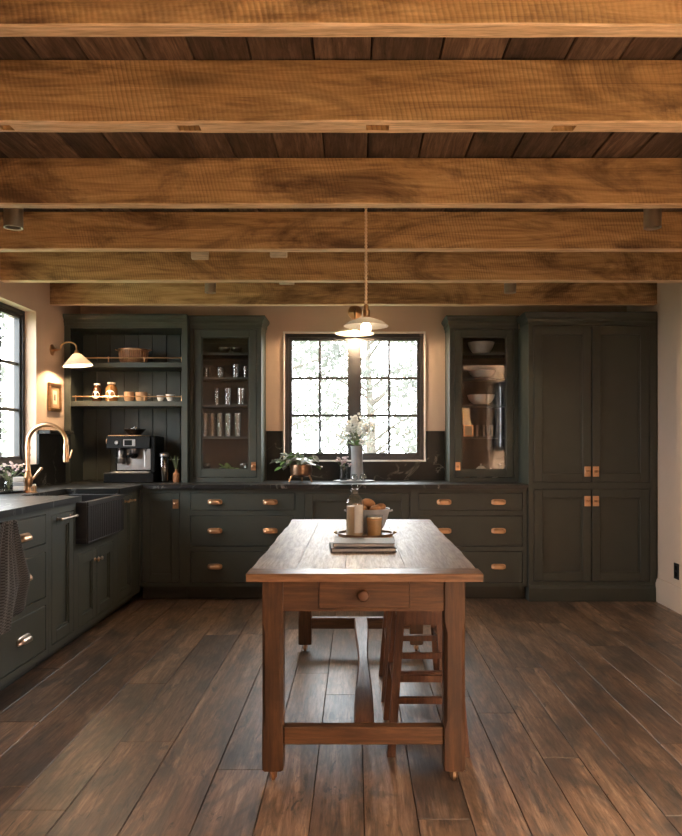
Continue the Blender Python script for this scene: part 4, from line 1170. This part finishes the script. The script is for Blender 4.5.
fs = [(j * (nu + 1) + i, j * (nu + 1) + i + 1, (j + 1) * (nu + 1) + i + 1, (j + 1) * (nu + 1) + i) for j in range(nv) for i in range(nu)]
m = MB(); m.add(vs, fs); o = m.build('cloth', 'towel_waffle', t)
ul = o.data.uv_layers.new(name='UVMap')
for l in o.data.loops:
    k = l.vertex_index; ul.data[l.index].uv = ((k % (nu + 1)) / nu * .27, (k // (nu + 1)) / nv * .53)
o.modifiers.new('thick', 'SOLIDIFY').thickness = .004
m = MB(); m.lathe([(.014, 0), (.014, .004), (.006, .008), (.006, .04), (.011, .046), (.011, .054), (.005, .058)], seg=14, M=Matrix.Translation((XF, 3.505, .872)) @ Matrix.Rotation(PI / 2, 4, 'Y'))
tag(local_origin(m.build('towel_peg', 'black_iron')), 'small dark peg under the worktop edge holding the towel', 'peg')

# ------------------------------------------------------------------ lamps
def point_light(name, loc, energy, col, r, parent=None):
    l = bpy.data.lights.new(name, 'POINT'); l.energy = energy; l.color = col; l.shadow_soft_size = r
    o = bpy.data.objects.new(name, l); COL.objects.link(o); o.location = loc; o.parent = parent; return o
WARM = (1.0, .76, .52)
# sconce on the left wall
sy, sz = 5.826, 2.02
t = thing('wall_sconce', 'lit brass wall sconce with white cone shade above the framed picture', 'wall lamp', (XL, sy, sz))
m = MB(); m.lathe([(.045, 0), (.045, .006), (.030, .012), (.012, .018), (.012, .04)], seg=20, M=Matrix.Rotation(PI / 2, 4, 'Y')); m.build('backplate', 'brass', t, world=False)
pts = [(.03, 0, 0), (.07, 0, .002)]
for k in range(11):
    a = PI * 1.0 * (1 - k / 10); pts.append((.135 + .062 * math.cos(a) + .0, 0, .022 + .042 * math.sin(a)))
pts.append((.200, 0, -.005))
m = MB(); m.tube(pts, .0065, 10); m.build('arm', 'brass', t, world=False)
m = MB(); m.lathe([(.014, -.005), (.018, -.012), (.020, -.03), (.026, -.036)], c=(.200, 0, 0), seg=14); m.build('socket', 'brass', t, world=False)
tilt = Matrix.Translation((.200, 0, -.03)) @ Matrix.Rotation(-.10, 4, 'Y')
m = MB(); m.lathe([(.030, -.002), (.040, -.012), (.112, -.092), (.116, -.100), (.111, -.099), (.037, -.016), (.022, -.006)], seg=48, M=tilt, flute=1, famp=.012); m.build('lamp_shade', 'milk_glass', t, world=False)
m = MB(); m.ball((0, 0, -.050), .026, 14, 10, M=tilt); m.build('bulb', 'bulb_warm', t, world=False)
# sconce above the window
t = thing('wall_sconce', 'brass wall sconce with flat white shade mounted above the back window', 'wall lamp', (PX(354.8, 112), YB, 2.437))
m = MB(); m.lathe([(.062, 0), (.062, .006), (.045, .012), (.030, .020), (.014, .026), (.014, .05)], seg=24, M=Matrix.Rotation(PI / 2, 4, 'X')); m.build('backplate', 'brass', t, world=False)
pts = [(0, -.04, 0), (0, -.10, .002), (0, -.17, -.02), (0, -.20, -.075), (0, -.20, -.13)]
m = MB(); m.tube(pts, .008, 10); m.build('arm', 'brass', t, world=False)
m = MB(); m.lathe([(.014, -.125), (.022, -.135), (.024, -.17), (.030, -.178)], c=(0, -.20, 0), seg=14); m.build('socket', 'aged_brass', t, world=False)
m = MB(); m.lathe([(.032, -.176), (.06, -.19), (.150, -.212), (.168, -.222), (.166, -.225), (.148, -.217), (.06, -.196), (.03, -.182)], c=(0, -.20, 0), seg=48, flute=1, famp=.008); m.build('lamp_shade', 'milk_glass', t, world=False)
m = MB(); m.ball((0, -.20, -.212), .024, 14, 10); m.build('bulb', 'bulb_window', t, world=False)
# pendant over the table
PXX, PY, PZ = .050, 3.60, 1.828
t = thing('pendant_lamp', 'fluted cream pendant lamp with bare globe bulb on a twisted cord over table', 'pendant lamp', (PXX, PY, PZ))
m = MB(); m.lathe([(.045, ZC - PZ - .0002), (.045, ZC - PZ - .022), (.02, ZC - PZ - .034), (.006, ZC - PZ - .036)], seg=18); m.build('ceiling_cup', 'aged_brass', t, world=False)
m = MB()
for ph in (0, PI):
    m.tube([(.0042 * math.cos(ph + k * .8), .0042 * math.sin(ph + k * .8), .125 + (ZC - PZ - .036 - .125) * k / 140) for k in range(141)], .0042, 5)
m.build('cord', 'cord_fabric', t, world=False)
m = MB(); m.lathe([(.006, .13), (.012, .125), (.014, .105), (.020, .10), (.020, .065), (.030, .058)], seg=16); m.build('socket', 'aged_brass', t, world=False)
m = MB(); m.lathe([(.030, .060), (.050, .054), (.085, .040), (.112, .020), (.108, .019), (.083, .036), (.05, .048), (.026, .052)], seg=56, flute=1, famp=.018); m.build('lamp_shade', 'milk_glass', t, world=False)
m = MB(); m.ball((0, 0, .012), .027, 16, 12, (1, 1, 1.05)); m.lathe([(.013, .036), (.015, .06)], seg=12); m.build('bulb', 'bulb_pendant', t, world=False)
# an added, unseen floor lamp beside the camera, warming near beams and floor
def drum_shade_mat():
    m, nt, b, N, L = new_mat('linen_shade')
    b.inputs['Base Color'].default_value = (.80, .68, .50, 1); b.inputs['Roughness'].default_value = .9
    tr = N.new('ShaderNodeBsdfTranslucent'); tr.inputs['Color'].default_value = (.85, .70, .50, 1)
    mx = N.new('ShaderNodeMixShader'); mx.inputs[0].default_value = .6
    L.new(b.outputs[0], mx.inputs[1]); L.new(tr.outputs[0], mx.inputs[2]); L.new(mx.outputs[0], N['Material Output'].inputs['Surface'])
    MATS['linen_shade'] = m
drum_shade_mat()
def added_floor_lamp(x, y, label, energy):
    t = thing('added_floor_lamp', label, 'floor lamp', (x, y, 0))
    MB().lathe([(.15, .001), (.15, .018), (.03, .03), (.012, .04)], seg=24).build('base', 'aged_brass', t, world=False)
    MB().lathe([(.010, .0402), (.010, 1.62)], seg=12).build('pole', 'aged_brass', t, world=False)
    MB().lathe([(.20, 1.58), (.16, 1.86), (.158, 1.86), (.198, 1.58)], seg=32, closed=True).build('lamp_shade', 'linen_shade', t, world=False)
    point_light('added_lamp_light', (0, 0, 1.73), energy, (1.0, .82, .62), .05, t)
added_floor_lamp(1.75, .05, 'added linen-shaded floor lamp beside the camera at right, out of view', 1150)
# cylinder downlights between the beams
def downlight(x, y, zb, r, energy, label, ang=100):
    t = thing('spotlight', label, 'spotlight', (x, y, zb), 0, 'cylinder spotlights between the beams')
    hgt = ZC - zb - .001
    m = MB(); m.lathe([(r * .80, .030), (r * .80, .004), (r * .88, 0), (r, 0), (r, hgt), (r * .5, hgt)], seg=28); m.build('housing', 'spot_metal', t, world=False)
    m = MB(); m.lathe([(r * .78, .030), (r * .78, .034)], seg=20); m.build('lens', 'smoked_glass', t, world=False)
    if energy:
        l = bpy.data.lights.new('spot_lamp', 'SPOT'); l.energy = energy; l.color = WARM; l.spot_size = math.radians(ang); l.spot_blend = .6; l.shadow_soft_size = .03
        o = bpy.data.objects.new('spot_lamp', l); COL.objects.link(o); o.parent = t; o.location = (0, 0, .012)
SP = 26
downlight(PX(13.5, 192), 3.75, 2.384, .047, SP * .6, 'brass cylinder spotlight at the far left, hanging behind the third beam')
downlight(PX(652.5, 192), 3.75, 2.384, .044, SP * .6, 'brass cylinder spotlight at the far right, hanging behind the third beam')
downlight(PX(210.5, 135), 5.33, 2.378, .041, SP * .5, 'small brass spotlight above the left glass-door cabinet')
downlight(PX(510, 135), 5.33, 2.378, .044, SP * .5, 'small brass spotlight above the right glass-door cabinet')
downlight(-1.2, 1.45, 2.384, .045, SP * 1.3, 'added brass spotlight overhead at left, out of view')  # added pair of unseen spotlights for warm light on near beams and floor
downlight(1.2, 1.45, 2.384, .045, SP * 1.3, 'added brass spotlight overhead at right, out of view')

# framed picture and outlet
t = thing('framed_picture', 'small gilt framed picture on the wall under the lit sconce', 'picture', (XL, 5.855, 1.522))
m = MB(); f0, f1, h = -.115, .115, .23
for (a, b, c, d_) in ((f0, f1, 0, .03), (f0, f1, h - .03, h), (f0, f0 + .03, .03, h - .03), (f1 - .03, f1, .03, h - .03)): m.cbox(.0005, .024, a, b, c, d_, .004)
m.build('frame', 'brass', t, world=False)
MB().box(.0005, .010, f0 + .03, f1 - .03, .03, h - .03).build('mount', 'ceramic_tan', t, world=False, smooth=0)
MB().box(.0102, .0115, -.04, .04, .06, h - .06).build('picture', 'picture_paper', t, world=False, smooth=0)
MB().box(.0116, .0122, -.014, .014, .09, h - .09).build('motif', 'book_dark', t, world=False, smooth=0)
t = thing('wall_outlet', 'black electrical outlet low on the right wall', 'outlet', (XR, 5.43, .30))
MB().cbox(-.007, -.0005, -.04, .04, -.06, .06, .002).build('cover_plate', 'outlet_black', t, world=False)
for z in (-.024, .024): MB().cbox(-.009, -.0072, -.017, .017, z - .016, z + .016, .0008).build('socket', 'black_plastic', t, world=False)

# ------------------------------------------------------------------ outside
struct(MB().box(-60, 60, YB + WT + .02, 60, -.25, -.15), 'ground', 'lawn', smooth=0)
mb = MB(); mb.box(-60, XL - WT - .02, -40, YB + WT + .02, -.25, -.15); mb.box(XR + WT + .02, 60, -40, YB + WT + .02, -.25, -.15); mb.box(XL - WT - .02, XR + WT + .02, -40, YR - WT - .02, -.25, -.15)
struct(mb, 'ground', 'lawn', smooth=0)
def tree(loc, r, h, z0, label, seed, nleaf=3000, size=.10):
    rnd = random.Random(seed)
    t = thing('tree', label, 'tree', loc, 0, 'trees outside the windows')
    m = MB(); m.tube([(0, 0, -.15), (.05, 0, h * .3), (-.05, .05, h * .62), (0, 0, h * .9)], [.17, .13, .08, .02], 9); tk = m.build('trunk', 'bark', t, world=False)
    m = MB(); cl = []
    for k in range(26):
        a = rnd.uniform(0, 6.28); z = rnd.uniform(z0, h); q = r * math.sqrt(max(.05, 1 - ((z - (z0 + h) / 2) / ((h - z0) / 2 + .2)) ** 2)) * rnd.uniform(.3, 1)
        c = Vector((q * math.cos(a), q * math.sin(a), z)); cl.append((c, rnd.uniform(.45, .95) * r * .42))
        b = Vector((0, 0, min(h * .85, max(.4, z - .5 * q)))); md = (b + c) / 2 + Vector((0, 0, .12))
        m.tube([tuple(b), tuple(md), tuple(c)], [.045, .03, .012], 6)
    m.build('branches', 'bark', t, world=False)
    vs = []; fs = []
    for k in range(nleaf):
        c, cr = cl[rnd.randrange(len(cl))]
        d = Vector((rnd.gauss(0, 1), rnd.gauss(0, 1), rnd.gauss(0, .8))) * cr * .55
        p = c + d; p.z = max(p.z, .1)
        a = Vector((rnd.gauss(0, 1), rnd.gauss(0, 1), rnd.gauss(0, 1))).normalized(); b = a.orthogonal().normalized(); sz_ = size * rnd.uniform(.6, 1.3)
        k0 = len(vs); vs += [tuple(p - a * sz_), tuple(p + b * sz_ * .5), tuple(p + a * sz_), tuple(p - b * sz_ * .5)]; fs.append((k0, k0 + 1, k0 + 2, k0 + 3))
    me = bpy.data.meshes.new('foliage'); me.from_pydata(vs, [], fs); me.materials.append(MATS['tree_leaf'])
    o = bpy.data.objects.new('foliage', me); COL.objects.link(o); o.parent = t; o['kind'] = 'stuff'
tree((-2.4, 16, 0), 2.0, 5.5, .7, 'pale leafy tree outside, behind the left half of the back window', 1)
tree((.4, 21, 0), 2.2, 6.0, .6, 'hazy leafy tree outside, behind the middle of the back window', 2)
tree((1.9, 14.5, 0), 1.6, 5.0, .8, 'pale leafy tree outside, behind the right half of the back window', 3)
tree((-3.6, 27, 0), 2.6, 7.0, .5, 'distant pale tree seen low in the back window', 4, 1500, .12)
tree((-8.2, 13.5, 0), 2.4, 6.0, .5, 'leafy tree outside the window over the sink', 5)
